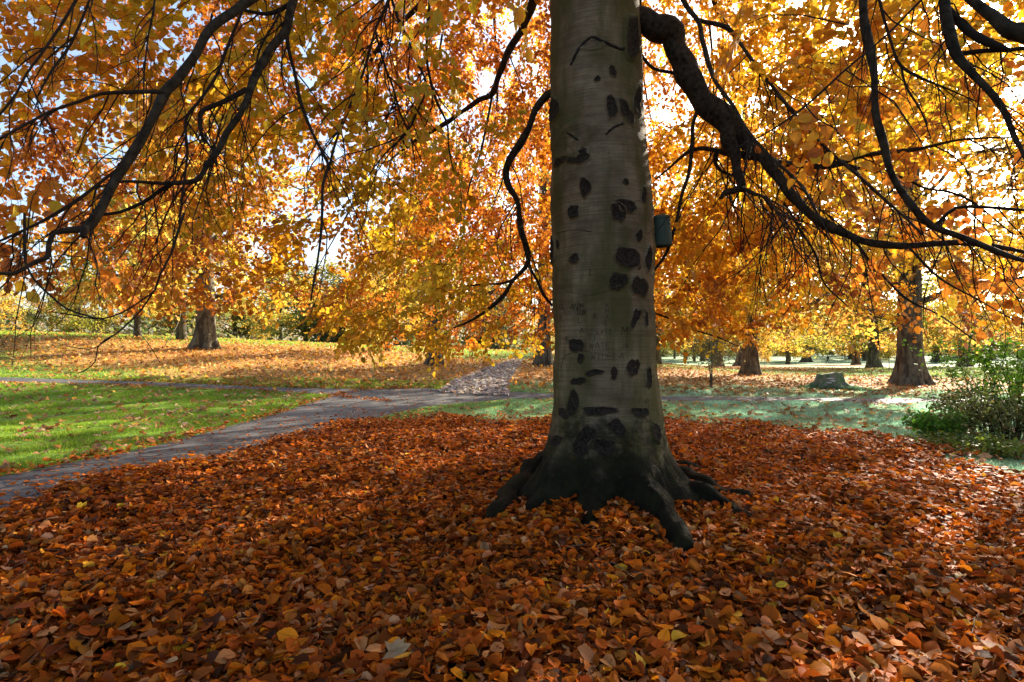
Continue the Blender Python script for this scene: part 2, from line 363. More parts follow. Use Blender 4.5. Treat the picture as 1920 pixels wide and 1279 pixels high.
def leaves_mesh(name, pos, ax, nr, size, col, tpl, jit=True, wid=None):
    """pos/ax/nr (n,3): base point, direction of the midrib, face normal"""
    n = len(pos); a = norm(ax); s = norm(np.cross(nr, a)); k = np.cross(a, s); tv, tq, tt = tpl; m = len(tv)
    wv = np.ones(n) if wid is None else wid; r_ = np.random.default_rng(n); curl = r_.normal(1.2, 2.2, n) if jit else np.ones(n); bend = r_.normal(0, .22, n) if jit else np.zeros(n)
    x, y, zc = tv[:, 0], tv[:, 1], tv[:, 2]
    lz = zc[None] * curl[:, None] + bend[:, None] * (x[None] - .4) ** 2 * 2
    v = pos[:, None] + size[:, None, None] * (x[None, :, None] * a[:, None] + (y[None] * wv[:, None])[:, :, None] * s[:, None] + lz[:, :, None] * k[:, None])
    off = (np.arange(n) * m)[:, None, None]
    fs = []
    if len(tq): fs.append((tq[None] + off).reshape(-1, 4))
    if len(tt): fs.append((tt[None] + off).reshape(-1, 3))
    c4 = np.concatenate([np.repeat(col, m, 0), np.ones((n * m, 1))], 1)
    luv = np.tile(np.stack([x, y, 0 * x], -1), (n, 1))
    return mesh(name, v.reshape(-1, 3), fs, True, {'col': c4, 'luv': luv})
def rand_dirs(n, r=rng): return norm(r.normal(size=(n, 3)))
def palette(n, cols, wts, jit=.18, r=rng):
    c = np.array(cols)[r.choice(len(cols), n, p=np.array(wts) / np.sum(wts))]; return np.clip(c * (1 + jit * r.normal(size=(n, 1))) * (1 + .06 * r.normal(size=(n, 3))), .004, .95)

# ------------------------------------------------------------------ the great beech
beech = tag(empty('beech_tree', (TX, TY, 0)), 'huge grey beech with dark scars, carved bark and drooping orange branches', 'tree')
BO = np.array([TX, TY, 0])
zz = [-.3, 0, .15, .37, .54, .82, 1.1, 1.67, 2.2, 2.5, 2.8, 3.2, 3.7, 4.2, 5.3, 7, 9, 12]
rr0 = [.80, .74, .68, .625, .60, .565, .54, .512, .508, .512, .522, .52, .497, .488, .470, .43, .36, .22]
cxs = [.985, .985, .985, .985, .985, .984, .984, .973, .96, .955, .945, .937, .915, .887, .85, .78, .72, .7]
LOBES = [(-84, .42, 15), (-56, .50, 13), (-14, .34, 11), (22, .58, 13), (58, .46, 13), (84, .50, 13), (118, .5, 17), (165, .5, 20), (-140, .5, 20)]
def bark_r(ph, z):
    z = np.asarray(z, float); r = np.interp(z, zz, rr0)
    fl = np.exp(-np.clip(z, -.1, 9) / .22)
    for a, k, sg in LOBES:
        d = (np.degrees(ph) - a + 180) % 360 - 180
        r = r + k * fl * np.exp(-(d / (sg * (1 + .9 * np.clip(z, 0, 2)))) ** 2) + .05 * np.exp(-np.clip(z, 0, 9) / .9) * np.exp(-(d / (sg * 1.3)) ** 2)
    r = r + .010 * wob(ph * 2.0, z * 2.2, .6, 1.7, 31) + .004 * wob(ph * 3, z * 9, .7, 1.5, 32)
    wr = np.clip(wob(ph * 1.6, z * 17, .8, 1.3, 33, 9) - .9, 0, 2) * .004 + .0022 * wob(ph * 9, z * 30, .6, 1.4, 34)
    low = ss(.75, .1, z)
    return r + wr + low * (.026 * wob(ph * 9, z * 6, .6, 1.6, 35) + .013 * wob(ph * 24, z * 13, .6, 1.5, 36) + .006 * wob(ph * 50, z * 22, .6, 1.5, 37))
def bark_pt(ph, z, off=0):
    r = bark_r(ph, z) + off; return np.stack([np.interp(z, zz, cxs) + r * np.sin(ph), TY - r * np.cos(ph), z], -1)
def bark_at(px, py):                                   # where the sight line through a photo point meets the bark: angle, height
    Y = TY - .5; ph = 0
    for _ in range(14):
        z = CH + (HZ - py) / F * Y; X = (px - CX) / F * Y; r = float(bark_r(np.array(ph), z)); s = (X - np.interp(z, zz, cxs)) / r
        ph = math.asin(max(-.995, min(.995, s))); Y = TY - r * math.cos(ph)
    return ph, z
NPH = 288; zs = np.concatenate([np.linspace(-.28, .9, 110), np.linspace(.9, 5.6, 230)[1:], np.linspace(5.6, 12, 30)[1:]])
PH, ZZ = np.meshgrid(np.linspace(-np.pi, np.pi, NPH, endpoint=False), zs, indexing='ij')
tv = bark_pt(PH, ZZ); a_, b_ = PH.shape; ii, jj = np.meshgrid(np.arange(a_), np.arange(b_ - 1), indexing='ij')
tf = np.stack([ii * b_ + jj, ((ii + 1) % a_) * b_ + jj, ((ii + 1) % a_) * b_ + jj + 1, ii * b_ + jj + 1], -1).reshape(-1, 4)
trunk = link('trunk', mesh('trunk', tv.reshape(-1, 3) - BO, tf), beech, M['beech'])
# roots running out from the foot
ROOTS = [([(1005, 905), (975, 925), (945, 955), (905, 985)], .24, .07), ([(1010, 880), (972, 893), (945, 902)], .2, .09), ([(1115, 955), (1108, 985), (1100, 1010)], .2, .07),
         ([(1190, 925), (1228, 965), (1262, 1005), (1288, 1042)], .27, .10), ([(1255, 900), (1310, 915), (1350, 925), (1402, 938)], .22, .06), ([(1320, 945), (1370, 962), (1405, 990)], .14, .07), ([(1060, 935), (1030, 955), (1000, 975)], .12, .04), ([(1230, 880), (1290, 888), (1330, 893)], .2, .07)]
for k, (pp, r0, r1) in enumerate(ROOTS):
    g = gl(pp); g = catmull(np.vstack([g[:1] + (BO - g[0]) * np.array([.25, .25, 0]), g]), step=.05); n = len(g); s = np.linspace(0, 1, n)
    rad = r0 + (r1 - r0) * s ** .8; g[:, 2] = terrain(g[:, 0], g[:, 1]) + rad * .36 - .02 * s + .012 * np.sin(s * 17 + k)
    g[:, 0] += .02 * np.sin(s * 9 + k); MB().tube(g - BO, rad, 16, wobble=.16, seed=k + 5).build('root', M['beech'], beech)
# healed branch scars, each a rough raised eye on the bark
def scar(px, py, w, h, rot=0, lift=.014, mat='beech', name='branch_scar', seed=0, sink=1.0):
    ph0, z0 = bark_at(px, py); Rr = float(bark_r(np.array(ph0), z0)); k = 5.4 / F
    rs = np.linspace(0, 1, 8); an = np.linspace(0, 2 * np.pi, 34, endpoint=False); RS, AN = np.meshgrid(rs, an, indexing='ij')
    out = 1 + .20 * wob(np.cos(an) * 1.6, np.sin(an) * 1.6, .8, 2.2, seed) + .06 * wob(np.cos(an) * 5, np.sin(an) * 5, .8, 2, seed + 9)
    a = RS * out[None] * np.cos(AN) * w * k * .74; b = RS * out[None] * np.sin(AN) * h * k * .74
    ca, sa = math.cos(R(rot)), math.sin(R(rot)); a, b = a * ca - b * sa, a * sa + b * ca
    cosph = max(.3, math.cos(ph0))
    php = ph0 + a / Rr / cosph * (1 if cosph > .5 else .7); zp = z0 + b
    prof = np.interp(RS, [0, .35, .62, .8, .93, 1.0], [.10, .16, .5, .95, .5, -.12])
    rough = .35 * wob(a * 260, b * 260, .5, 1.2, seed + 3) * (RS < .95) * (RS > .02)
    v = bark_pt(php, zp, lift * (prof + .35 * rough) + .0015); nr_, na_ = RS.shape
    ii, jj = np.meshgrid(np.arange(nr_ - 1), np.arange(na_), indexing='ij')
    f = np.stack([ii * na_ + jj, (ii + 1) * na_ + jj, (ii + 1) * na_ + (jj + 1) % na_, ii * na_ + (jj + 1) % na_], -1).reshape(-1, 4)
    dark = np.interp(RS, [0, .5, .72, .88, 1.0], [.95, 1.0, .85, .2, .0]) * (1 if name == 'branch_scar' else .25)
    return link(name, mesh(name, v.reshape(-1, 3) - BO, f, True, {'scar': dark.ravel()}), trunk, M[mat])
SCARS = [(1149,133,12,16,0),(1146,199,14,34,0),(1175,210,24,33,10),(1040,206,17,31,0),(1194,192,14,42,0),(1120,148,9,9,0),(1085,293,32,15,20),(1098,353,15,29,0),(1075,396,15,19,0),(1160,398,22,32,30),(1176,387,32,18,-20),(1172,340,7,11,0),(1197,443,10,17,-20),(1206,366,10,20,0),(1048,458,8,14,0),
         (1175,484,37,35,0),(1197,497,8,12,0),(1079,486,15,18,0),(1157,532,25,28,-25),(1197,541,25,40,0),(1191,593,14,34,-20),(1082,647,21,22,0),(1090,670,9,15,0),(1150,702,10,20,0),(1190,688,20,28,-20),(1216,708,12,33,0),(1076,751,15,40,0),(1198,772,28,17,0),(1114,699,22,11,0),(1086,714,19,13,0),
         (1153,800,26,24,0),(1097,827,26,52,0),(1045,825,16,19,0),(1229,808,15,27,0),(1130,835,34,26,20),(1186,78,18,74,0),(1036,471,9,44,0),(1214,485,12,40,0),(1052,302,20,12,0),(1210,600,8,20,0),(1122,770,46,14,0),(1060,775,16,16,0)]
for k, s_ in enumerate(SCARS): scar(*s_[:5], lift=.012 + .0003 * max(s_[2], s_[3]), seed=k * 3 + 50)
scar(1062, 272, 46, 48, 0, .03, 'beech', 'bark_swelling', 400); scar(1110, 82, 34, 18, 0, .014, 'beech', 'bark_swelling', 401)
def bark_line(pp, rad, name, mat, step=.02, wobble=.15, off=.001):
    q = np.array([bark_at(*p) for p in pp]); q = catmull(np.column_stack([q, 0 * q[:, 0]]), n=7 if name == '' and rad < .006 else 16)[:, :2] if len(q) > 2 else np.linspace(q[0], q[1], 7)
    return tube(bark_pt(q[:, 0], q[:, 1], off) - BO, rad, 6, wobble=wobble)
for pp, r_ in (([(1070, 122), (1084, 95), (1108, 72), (1140, 82), (1166, 92), (1185, 80)], .011), ([(1046, 262), (1062, 251), (1082, 262), (1096, 282)], .009), ([(1136, 252), (1150, 240), (1168, 232)], .008), ([(1150, 366), (1180, 376), (1206, 376)], .004),
               ([(1045, 436), (1080, 430), (1110, 434)], .006), ([(1052, 690), (1060, 666), (1100, 658), (1160, 668)], .004), ([(1060, 545), (1110, 552), (1165, 534)], .004)):
    MB().add(*bark_line(pp, r_ * 1.4, '', '', off=.002)).build('bark_ridge', M['scar'] if r_ > .007 else M['beech'], trunk)
# carved writing: single-stroke letters cut into the bark
ST = {'G': [[(1,.8),(.6,1),(.15,.8),(0,.5),(.15,.15),(.6,0),(1,.2),(1,.45),(.6,.45)]], 'L': [[(0,1),(0,0),(.8,0)]], 'A': [[(0,0),(.5,1),(1,0)],[(.2,.38),(.8,.38)]], 'N': [[(0,0),(0,1),(1,0),(1,1)]],
      'D': [[(0,0),(0,1),(.6,.9),(1,.5),(.6,.1),(0,0)]], 'M': [[(0,0),(.05,1),(.5,.35),(.95,1),(1,0)]], 'T': [[(0,1),(1,1)],[(.5,1),(.5,0)]], 'O': [[(.5,1),(0,.5),(.5,0),(1,.5),(.5,1)]], 'X': [[(0,0),(1,1)],[(0,1),(1,0)]],
      'E': [[(.9,1),(0,1),(0,0),(.9,0)],[(0,.5),(.7,.5)]], 'I': [[(.5,0),(.5,1)]], 'S': [[(.9,.85),(.4,1),(.1,.75),(.8,.35),(.6,0),(.05,.1)]], 'W': [[(0,1),(.25,0),(.5,.7),(.75,0),(1,1)]], 'R': [[(0,0),(0,1),(.8,.85),(.8,.6),(0,.5),(.9,0)]], '1': [[(.2,.8),(.5,1),(.5,0)]],
      'h': [[(.5,0),(0,.65),(.15,.95),(.35,.95),(.5,.75),(.65,.95),(.85,.95),(1,.65),(.5,0)]], ' ': []}
def carve(text, px, py, cw, chh, rad=.0024, gap=1.35, vertical=False):
    for i, ch in enumerate(text):
        b = MB(); x0, y0 = (px, py + i * chh * gap) if vertical else (px + i * cw * gap, py)
        for s in ST[ch]: b.add(*bark_line([(x0 + a * cw, y0 - c * chh) for a, c in s], rad * 1.2, '', '', wobble=.3, off=.0006))
        if b.n: b.build('carved_heart' if text == 'h' else 'carved_letter', M['carving'], trunk)
for a in (('GL AND', 1049, 580, 5.2, 10), ('M', 1087, 578, 6, 9, .003), ('TOM', 1081, 591, 4.6, 10, .0032), ('R', 1050, 601, 5, 9), ('L', 1084, 605, 6, 8, .003), ('A', 1112, 597, 5, 10), ('XMAE', 1135, 577, 6, 9, .002, 1.2, True), ('A', 1088, 625, 6, 10), ('LITS', 1119, 626, 5.5, 8), ('M', 1166, 627, 11, 14, .004),
          ('TI', 1103, 638, 6.5, 11, .003), ('WATE', 1105, 654, 8, 11, .002), ('WILELA', 1108, 674, 8, 12, .002), ('h', 1203, 600, 9, 20, .0025), ('IN', 1166, 653, 5, 9, .002), ('E', 1062, 640, 5, 8), ('ILE', 1106, 497, 4, 7, .002, 1.35, True)): carve(*a)

# ------------------------------------------------------------------ beech branches, followed on the photograph, each at its own distance
BR = [  # points (x, y, width px), distance first -> last, parent reach
 ([(700,-170,22),(560,-70,20),(465,0,19),(447,15,19),(394,56,18),(360,109,17),(334,150,17),(306,176,17),(285,225,16),(263,263,16),(233,312,16),(210,349,16),(191,387,17),(173,417,19),(158,431,15),(101,437,11),(90,477,11),(82,485,10),(62,494,9),(30,512,8),(0,512,7),(-80,520,6)], 5.0, 3.1),
 ([(160,425,14),(158,438,12),(157,446,9)], 3.35, 3.33), ([(306,172,8),(244,173,7),(188,176,6),(150,190,6),(101,206,5),(64,225,5),(0,259,4),(-70,290,3)], 3.9, 3.0), ([(229,311,7),(184,345,6),(139,379,6),(75,417,5),(0,452,5),(-60,480,4)], 3.6, 3.1),
 ([(640,-150,18),(575,-60,17),(546,15,16),(537,56,16),(510,86,15),(492,116,15),(473,158,14),(462,188,12),(447,221,11),(424,251,11),(405,289,11),(390,308,11),(379,327,9),(364,340,9),(308,343,7),(233,340,5),(180,352,3)], 5.2, 4.0),
 ([(327,342,7),(300,357,7),(270,379,7),(225,398,6),(191,403,5),(150,420,3)], 4.3, 4.0), ([(462,167,8),(420,191,8),(383,206,8),(375,221,8),(377,248,6),(384,270,3)], 4.9, 4.5), ([(552,0,8),(525,19,8),(499,26,8),(458,19,7)], 5.0, 5.0),
 ([(537,56,8),(542,94,7),(554,143,7),(563,188,7),(582,240,6),(612,300,6),(615,315,6),(606,345,5),(604,394,5),(602,440,5),(596,485,4),(589,525,4),(583,564,3)], 5.1, 4.2), ([(760,-90,6),(725,8,5),(704,56,5),(684,128,5),(658,195,5),(631,263,5),(616,316,5)], 5.6, 4.6),
 ([(704,60,4),(718,113,4),(736,161,4),(751,214,4),(768,251,3),(778,300,2)], 5.5, 5.0), ([(815,-90,7),(806,0,6),(800,94,5),(806,146,5),(819,191,5),(838,233,4),(841,274,3),(850,320,2)], 6.2, 5.6), ([(715,-80,6),(735,0,5),(751,45,5),(781,113,4),(800,161,4),(785,203,4),(763,248,4),(721,289,3),(690,330,2)], 6.0, 5.2),
 ([(1045,-120,20),(1001,0,16),(984,45,15),(958,90,14),(939,128,13),(924,173,11),(898,188,9),(868,208,8),(845,225,7),(815,244,6),(770,270,4),(720,310,3)], 6.6, 8.6), ([(924,173,6),(915,220,5),(900,290,4),(880,350,3),(868,420,2)], 8.0, 7.4),
 ([(1045,172,16),(1027,180,15),(1003,206,14),(992,240,14),(969,278,13),(948,319,12),(954,349,11),(969,375,10),(977,432,10),(990,473,10),(987,497,9),(963,525,8),(945,552,8),(921,576,7),(885,600,5),(850,615,3)], 6.0, 6.9), ([(990,495,7),(1006,525,6),(1021,555,5),(1036,573,4)], 6.6, 6.75), ([(963,525,6),(940,532,5),(905,533,3),(850,540,2)], 6.7, 7.4),
 ([(1170,38,52),(1199,36,50),(1225,44,47),(1255,68,44),(1278,116,43),(1300,158,43),(1323,195,42),(1353,221,42),(1375,240,38),(1388,252,30)], 5.9, 5.75),
 ([(1380,240,22),(1394,259,21),(1417,285,19),(1446,315,18),(1476,353,18),(1506,390,17),(1540,417,16),(1585,439,15),(1641,456,14),(1690,462,13),(1754,456,11),(1810,456,10),(1885,465,9),(1920,473,8),(2020,490,6)], 5.75, 5.2),
 ([(1366,232,32),(1368,262,28),(1377,288,22),(1383,319,18),(1389,345,17),(1388,357,13)], 5.75, 5.55), ([(1390,352,12),(1375,359,12),(1358,362,10),(1352,372,7)], 5.56, 5.5), ([(1390,352,8),(1412,362,7),(1436,372,7),(1460,398,4),(1500,415,3)], 5.56, 5.3),
 ([(1382,289,13),(1435,300,13),(1484,308,13),(1563,308,12),(1600,297,10),(1645,287,9),(1720,280,8),(1800,262,5),(1900,258,3)], 5.8, 6.4), ([(1375,292,12),(1338,281,10),(1311,278,9),(1285,289,7),(1255,315,4),(1230,335,3)], 5.8, 6.3), ([(1345,285,10),(1340,300,8),(1352,320,6),(1385,332,5)], 5.9, 6.0),
 ([(1312,196,10),(1300,232,8),(1298,270,8),(1293,319,7),(1278,368,7),(1266,424,7),(1248,477,6),(1226,507,6)], 5.8, 6.1), ([(1305,172,7),(1270,140,6),(1225,128,6),(1195,95,6)], 5.9, 6.2),
 ([(1265,-70,11),(1281,0,10),(1308,38,9),(1319,83,9),(1338,146,8),(1375,199,7),(1398,240,7),(1440,289,6),(1499,345,5),(1529,394,4),(1560,450,2)], 5.6, 5.0), ([(1311,39,8),(1364,53,8),(1394,90,7),(1439,150,7),(1480,203,7),(1529,259,7),(1578,304,6),(1623,341,5),(1660,375,5),(1698,409,4),(1730,440,3)], 5.5, 4.8),
 ([(1590,-160,18),(1612,-70,16),(1619,0,15),(1621,56,15),(1636,113,14),(1640,169,14),(1645,225,14),(1657,270,14),(1668,319,13),(1690,360,14),(1720,398,14),(1750,424,13),(1810,447,10),(1885,477,9),(1920,490,8),(2010,520,6)], 5.2, 4.6),
 ([(1760,-110,20),(1773,0,18),(1775,45,18),(1792,98,17),(1822,139,14),(1867,184,13),(1885,214,12),(1900,255,11),(1912,274,8),(1935,330,5)], 4.0, 3.4), ([(1775,15,14),(1803,49,13),(1837,71,13),(1874,88,10),(1890,95,6)], 3.9, 3.6), ([(1796,102,10),(1848,96,9),(1893,94,8),(1920,90,8),(1990,95,6)], 3.8, 3.5),
 ([(1740,-90,20),(1822,0,20),(1859,30,22),(1893,56,25),(1920,64,28),(2010,110,24)], 3.7, 3.3), ([(1750,426,7),(1765,413,7),(1792,390,6),(1848,388,6),(1920,394,5),(1990,400,4)], 4.9, 4.5), ([(1585,309,7),(1623,319,6),(1683,330,6),(1735,353,5),(1780,360,5),(1829,383,4),(1900,440,3)], 5.8, 5.3),
 ([(1760,-20,4),(1728,0,4),(1660,68,4),(1585,131,4),(1510,199,4),(1428,255,3),(1360,285,2)], 3.6, 3.6), ([(1640,-50,5),(1649,0,5),(1672,83,5),(1690,124,5),(1735,150,4),(1773,165,3),(1830,190,2)], 4.4, 4.0), ([(1690,124,4),(1698,161,4),(1728,210,3),(1745,260,2)], 4.3, 4.1),
 ([(46,400,4),(46,440,4),(47,490,4),(65,525,4),(87,547,4),(122,577,3.5),(162,592,3),(200,601,2)], 3.1, 3.0), ([(345,400,4),(332,440,4),(320,477,4),(300,515,4),(290,545,3.5),(267,562,3),(242,579,3),(212,593,3),(179,598,2.5),(137,591,2),(98,585,2)], 4.0, 3.4),
 ([(290,545,3),(262,585,3),(240,606,3),(219,625,2.5),(198,637,2.5),(183,652,2),(179,677,2),(162,693,2),(146,700,1.5)], 3.8, 3.4), ([(219,625,2),(190,645,1.6),(168,655,1.4),(130,650,1.2)], 3.5, 3.3), ([(240,606,2),(275,640,1.6),(300,680,1.2)], 3.6, 3.6),
 ([(165,-60,5),(143,0,4.5),(86,90,4.5),(49,139,4),(30,176,4),(0,214,4),(-40,250,3)], 3.0, 2.6), ([(190,-60,4),(165,8,4),(131,86,4),(98,131,3.5),(71,180,3)], 3.1, 2.8), ([(295,-40,4),(289,11,4),(278,68,3.5),(270,143,3),(270,218,2.5)], 3.4, 3.2),
 ([(454,23,6),(424,94,5),(405,143,5),(375,188,5),(349,225,5),(351,285,4),(345,345,3.5),(335,420,3)], 4.7, 4.0), ([(525,20,5),(518,38,4),(488,90,4),(477,143,4),(469,195,3)], 4.8, 4.6), ([(1470,380,4),(1500,430,4),(1530,480,4),(1545,530,3),(1590,575,2.5)], 5.3, 4.9), ([(1600,445,4),(1640,500,4),(1700,560,4),(1760,590,3),(1830,640,2.5)], 5.3, 4.7), ([(1700,460,4),(1760,520,4),(1830,560,3),(1900,600,2.5)], 5.2, 4.6), ([(1222,585,4),(1262,600,4),(1300,618,3.5),(1345,632,3),(1385,650,2)], 7.0, 6.5)]
nodes, noder, THICK = [], [], []
def add_nodes(p, r): nodes.append(p); noder.append(np.broadcast_to(r, (len(p),)))
for k, (pp, d0, d1) in enumerate(BR):
    x0_, x1_ = pp[0][0], pp[-1][0]; on_stem = 1040 < x0_ < 1400 and d0 > 5.4
    kd = .68 if max(x0_, x1_) < 720 and x0_ < 705 else .84 if x0_ < 820 else .64 if x0_ > 1580 and d0 < 5.3 else 1.0
    d0, d1 = d0 * kd, d1 * (kd if not on_stem else 1.0 if x1_ < 1400 else .66)
    q = np.array(pp, float); cum = np.concatenate([[0], np.cumsum(np.hypot(*np.diff(q[:, :2], axis=0).T))]); s = cum / cum[-1]; d = d0 + (d1 - d0) * s
    p3 = np.array([at(x, y, dd) for (x, y, _), dd in zip(q, d)]); r3 = q[:, 2] * d / F / 2
    c = catmull(np.column_stack([p3, r3]), step=.06); big = q[0, 2] > 12
    if q[0, 1] < -20 and q[0, 2] > 9:                  # climbs out of the picture to its fork on the stem
        top = bark_pt(np.array(math.atan2(c[0, 0] - .8, TY - c[0, 1])), min(9.5, c[0, 2] + 2.2), -.1); mid = (c[0, :3] + top) / 2 + np.array([0, 0, .5])
        e = catmull(np.vstack([np.append(top, c[0, 3] * 1.5), np.append(mid, c[0, 3] * 1.25), c[0]]), step=.15); c = np.vstack([e[:-1], c])
    n = len(c); c[:, 3] *= 1 + (.09 if big else .06) * wob(np.arange(n) * .5 + k * 7, 0 * np.arange(n) + k, .5, 1.7, 200 + k)
    n = len(c); c[:, :3] += (.25 * c[:, 3:4]) * np.stack([np.sin(np.arange(n) * .9 + k), np.cos(np.arange(n) * 1.1 + k), np.sin(np.arange(n) * .7)], -1) * (.5 if big else .3)
    MB().tube(c[:, :3] - BO, np.maximum(c[:, 3], .0016), 14 if c[0, 3] > .06 else 8, wobble=.09 if big else .08, seed=k).build('branch', M['limb'] if c[:, 3].max() > .02 else M['twig'], beech)
    add_nodes(c[:, :3], c[:, 3])
    if q[:, 2].max() > 11.5: THICK.append(c[c[:, 1] > 1][::3])
rs2 = np.random.default_rng(5)
for k in range(26):                                    # the far and upper limbs of the same crown, behind the stem and overhead
    az = (k * 137.5 + 20) % 360; az = R(az); z0 = 5.6 + rs2.uniform(0, 4.0)
    if math.cos(az) < -.2 and z0 < 6: z0 += 2.6        # towards the camera: only from high up
    d = np.array([math.sin(az), math.cos(az), 0]); L = rs2.uniform(5.5, 9.0); s = np.linspace(0, 1, 7)
    rise = rs2.uniform(.6, 2.2); p = np.array([TX * .9, TY, z0])[None] + d[None] * (L * s)[:, None] + np.array([0, 0, 1])[None] * (rise * np.sin(s * 2.6) - (3.6 if math.cos(az) > 0 else 1.0) * s ** 2.2 )[:, None]
    p[1:-1] += rs2.normal(0, .18, (5, 3)); r_ = .06 * (1 - s) ** .8 + .007
    c = catmull(np.column_stack([p, r_]), step=.15); MB().tube(c[:, :3] - BO, c[:, 3], 8, wobble=.06, seed=k + 90).build('branch', M['limb'], beech); add_nodes(c[4:, :3], c[4:, 3])

HANG = []
bn, br_ = np.vstack(nodes), np.concatenate(noder); bpx = CX + F * bn[:, 0] / bn[:, 1]; bpy_ = HZ - F * (bn[:, 2] - CH) / bn[:, 1]
cand = np.where((bn[:, 1] > 1.5) & (bpx > -60) & (bpx < 1980) & (bpy_ > -60) & (bpy_ < 480) & ((bpx < 985) | (bpx > 1330)) & (bn[:, 1] < 7.5))[0]
r7 = np.random.default_rng(77)
def grow(p0, d, L, r0, depth):
    m = 7; p = [p0]; d = norm(d)
    for q in range(m - 1):
        d = norm(d + r7.normal(0, .22, 3) + np.array([0, 0, -.16])); p.append(p[-1] + d * L / (m - 1))
    p = np.array(p); rr_ = np.linspace(r0, r0 * .35, m); HANG.append((p, rr_)); nodes.append(p[1:]); noder.append(rr_[1:])
    if depth:
        for q in range(r7.integers(2, 5)):
            k_ = r7.integers(1, m - 1); grow(p[k_], (p[k_] - p[k_ - 1]) / (L / 6) + r7.normal(0, .6, 3), L * r7.uniform(.35, .7), rr_[k_] * .65, depth - 1)
for k in r7.choice(cand, 330, replace=False):
    p0 = bn[k]; out = np.array([p0[0] - TX, p0[1] - TY, 0]); out /= np.linalg.norm(out) + .1
    grow(p0, out * .25 + np.array([r7.normal(0, .55), r7.normal(0, .2), -.75]), r7.uniform(.35, 1.15) * (p0[1] / 4.5), min(br_[k] * .7, .0066 * p0[1] / 4.5), 1)
# crown: sprays spread through the crown's volume, hung on twigs grown from the nearest wood
hem_far = np.array([(-900,560),(-400,560),(0,570),(150,560),(300,588),(450,595),(560,615),(640,648),(800,664),(900,660),(1000,662),(1100,640),(1240,640),(1300,646),(1400,655),(1480,618),(1650,612),(1800,622),(1920,600),(2900,600)], float)
hem_near = np.array([(-900,540),(0,530),(250,535),(400,540),(560,500),(700,430),(900,300),(1300,200),(1450,420),(1600,520),(1900,585),(2900,560)], float)
def crown_density(p):
    x, y, zc = p.T; yy = np.maximum(y, .3); px = CX + F * x / yy; py = HZ - F * (zc - CH) / yy
    hem = np.interp(px, hem_far[:, 0], hem_far[:, 1]) * ss(4.2, 6.2, y) + np.interp(px, hem_near[:, 0], hem_near[:, 1]) * (1 - ss(4.2, 6.2, y))
    d = np.ones(len(p)); d *= ss(0, 55, hem - py)
    rt = np.hypot(x - TX, y - TY); d *= 1 - ss(8.5, 10.5, rt); d *= np.where(rt < .75, 0, 1)
    d *= np.where((px < 620) | (px > 1480), np.where(y < 2.35 + .55 * ss(330, 430, py), 0, np.where(y < 4.6, 2.3, np.where(y > 8, .8, 1.1))), np.where(y < 4.2, .35, np.where(y < 5.6, 1.2, np.where(y > 8.5, 1.0, 1.9)))) * np.where((px > 1400) & (y < 3.7), .06, 1); d *= np.linalg.norm(p - np.array([0, 0, CH]), axis=1) > 2.25
    corridor = (px > 1000) & (px < 1262) & (y < 6.6); d *= ~corridor
    corridor2 = (np.abs(px - 1300 - (py - 150) * .6) < 60) & (py < 270) & (py > 10) & (px > 1190) & (px < 1420) & (y < 6); d *= ~corridor2
    nz_ = wob(x * 1.0, y * .8 + zc * 1.2, .7, 1.9, 61) + .8 * wob(zc * 1.6, x * .9 - y * .5, .8, 2.2, 62); d *= np.clip(.85 + .45 * nz_, .12, 1.9)
    for gx_, gy_, gr, k in ((600, 370, 120, .65), (640, 470, 60, .6), (1235, 200, 55, .75), (1270, 330, 40, .6), (1000, 180, 45, .5), (940, 40, 45, .85), (1800, 370, 80, .6), (1600, 360, 60, .5), (960, 330, 45, .5)):
        d *= 1 - k * np.exp(-(((px - gx_) / gr) ** 2 + ((py - gy_) / gr) ** 2))
    return d
THK = np.vstack(THICK); THp = np.stack([CX + F * THK[:, 0] / THK[:, 1], HZ - F * (THK[:, 2] - CH) / THK[:, 1], THK[:, 1], F * THK[:, 3] / THK[:, 1]], -1)
def hides_limb(p, m=30):                               # the big limbs hang clear of foliage on their open side
    y = np.maximum(p[:, 1], .3); px = CX + F * p[:, 0] / y; py = HZ - F * (p[:, 2] - CH) / y; out = np.zeros(len(p), bool)
    for a in np.array_split(np.arange(len(p)), max(1, len(p) // 3000)):
        d = np.hypot(px[a][:, None] - THp[None, :, 0], py[a][:, None] - THp[None, :, 1]); out[a] = ((d < THp[None, :, 3] + m) & (y[a][:, None] < THp[None, :, 2] + .15)).any(1)
    return out
def in_view(p, m=1.12):
    y = np.maximum(p[:, 1], .01); return (p[:, 1] > 1.5) & (np.abs(p[:, 0] / y) < .9 * m) & ((p[:, 2] - CH) / y < .62 * m + .02) & ((p[:, 2] - CH) / y > -.08)
def sample_crown(n_try, lo, hi, cond, dens_max=4.2):
    p = rng.uniform(lo, hi, (n_try, 3)); p = p[cond(p)]; p = p[rng.uniform(0, dens_max, len(p)) < crown_density(p)]; return p[~hides_limb(p) | (rng.uniform(size=len(p)) < .05)]
def in_view(p, m=1.12):
    y = np.maximum(p[:, 1], .01); return (p[:, 1] > 1.5) & (np.abs(p[:, 0] / y) < .9 * m) & ((p[:, 2] - CH) / y < .62 * m + .02) & ((p[:, 2] - CH) / y > -.08)
lo, hi = np.array([-13, 1.4, 1.2]), np.array([13, 16, 12])
A1 = sample_crown(84000, lo, hi, in_view)
A2 = sample_crown(9500, np.array([-10, -4, 4.2]), np.array([12, 14, 11]), lambda p: ~in_view(p, 1.12) & (p[:, 2] > 4.0 + .3 * np.clip(-p[:, 1], 0, 9)))
print('sprays', len(A1), len(A2))
NP_ = np.vstack(nodes); NR_ = np.concatenate(noder)
cap = len(NP_) + (len(A1) + len(A2)) * 5; NB = np.zeros((cap, 3), np.float32); NB[:len(NP_)] = NP_; nn = len(NP_)
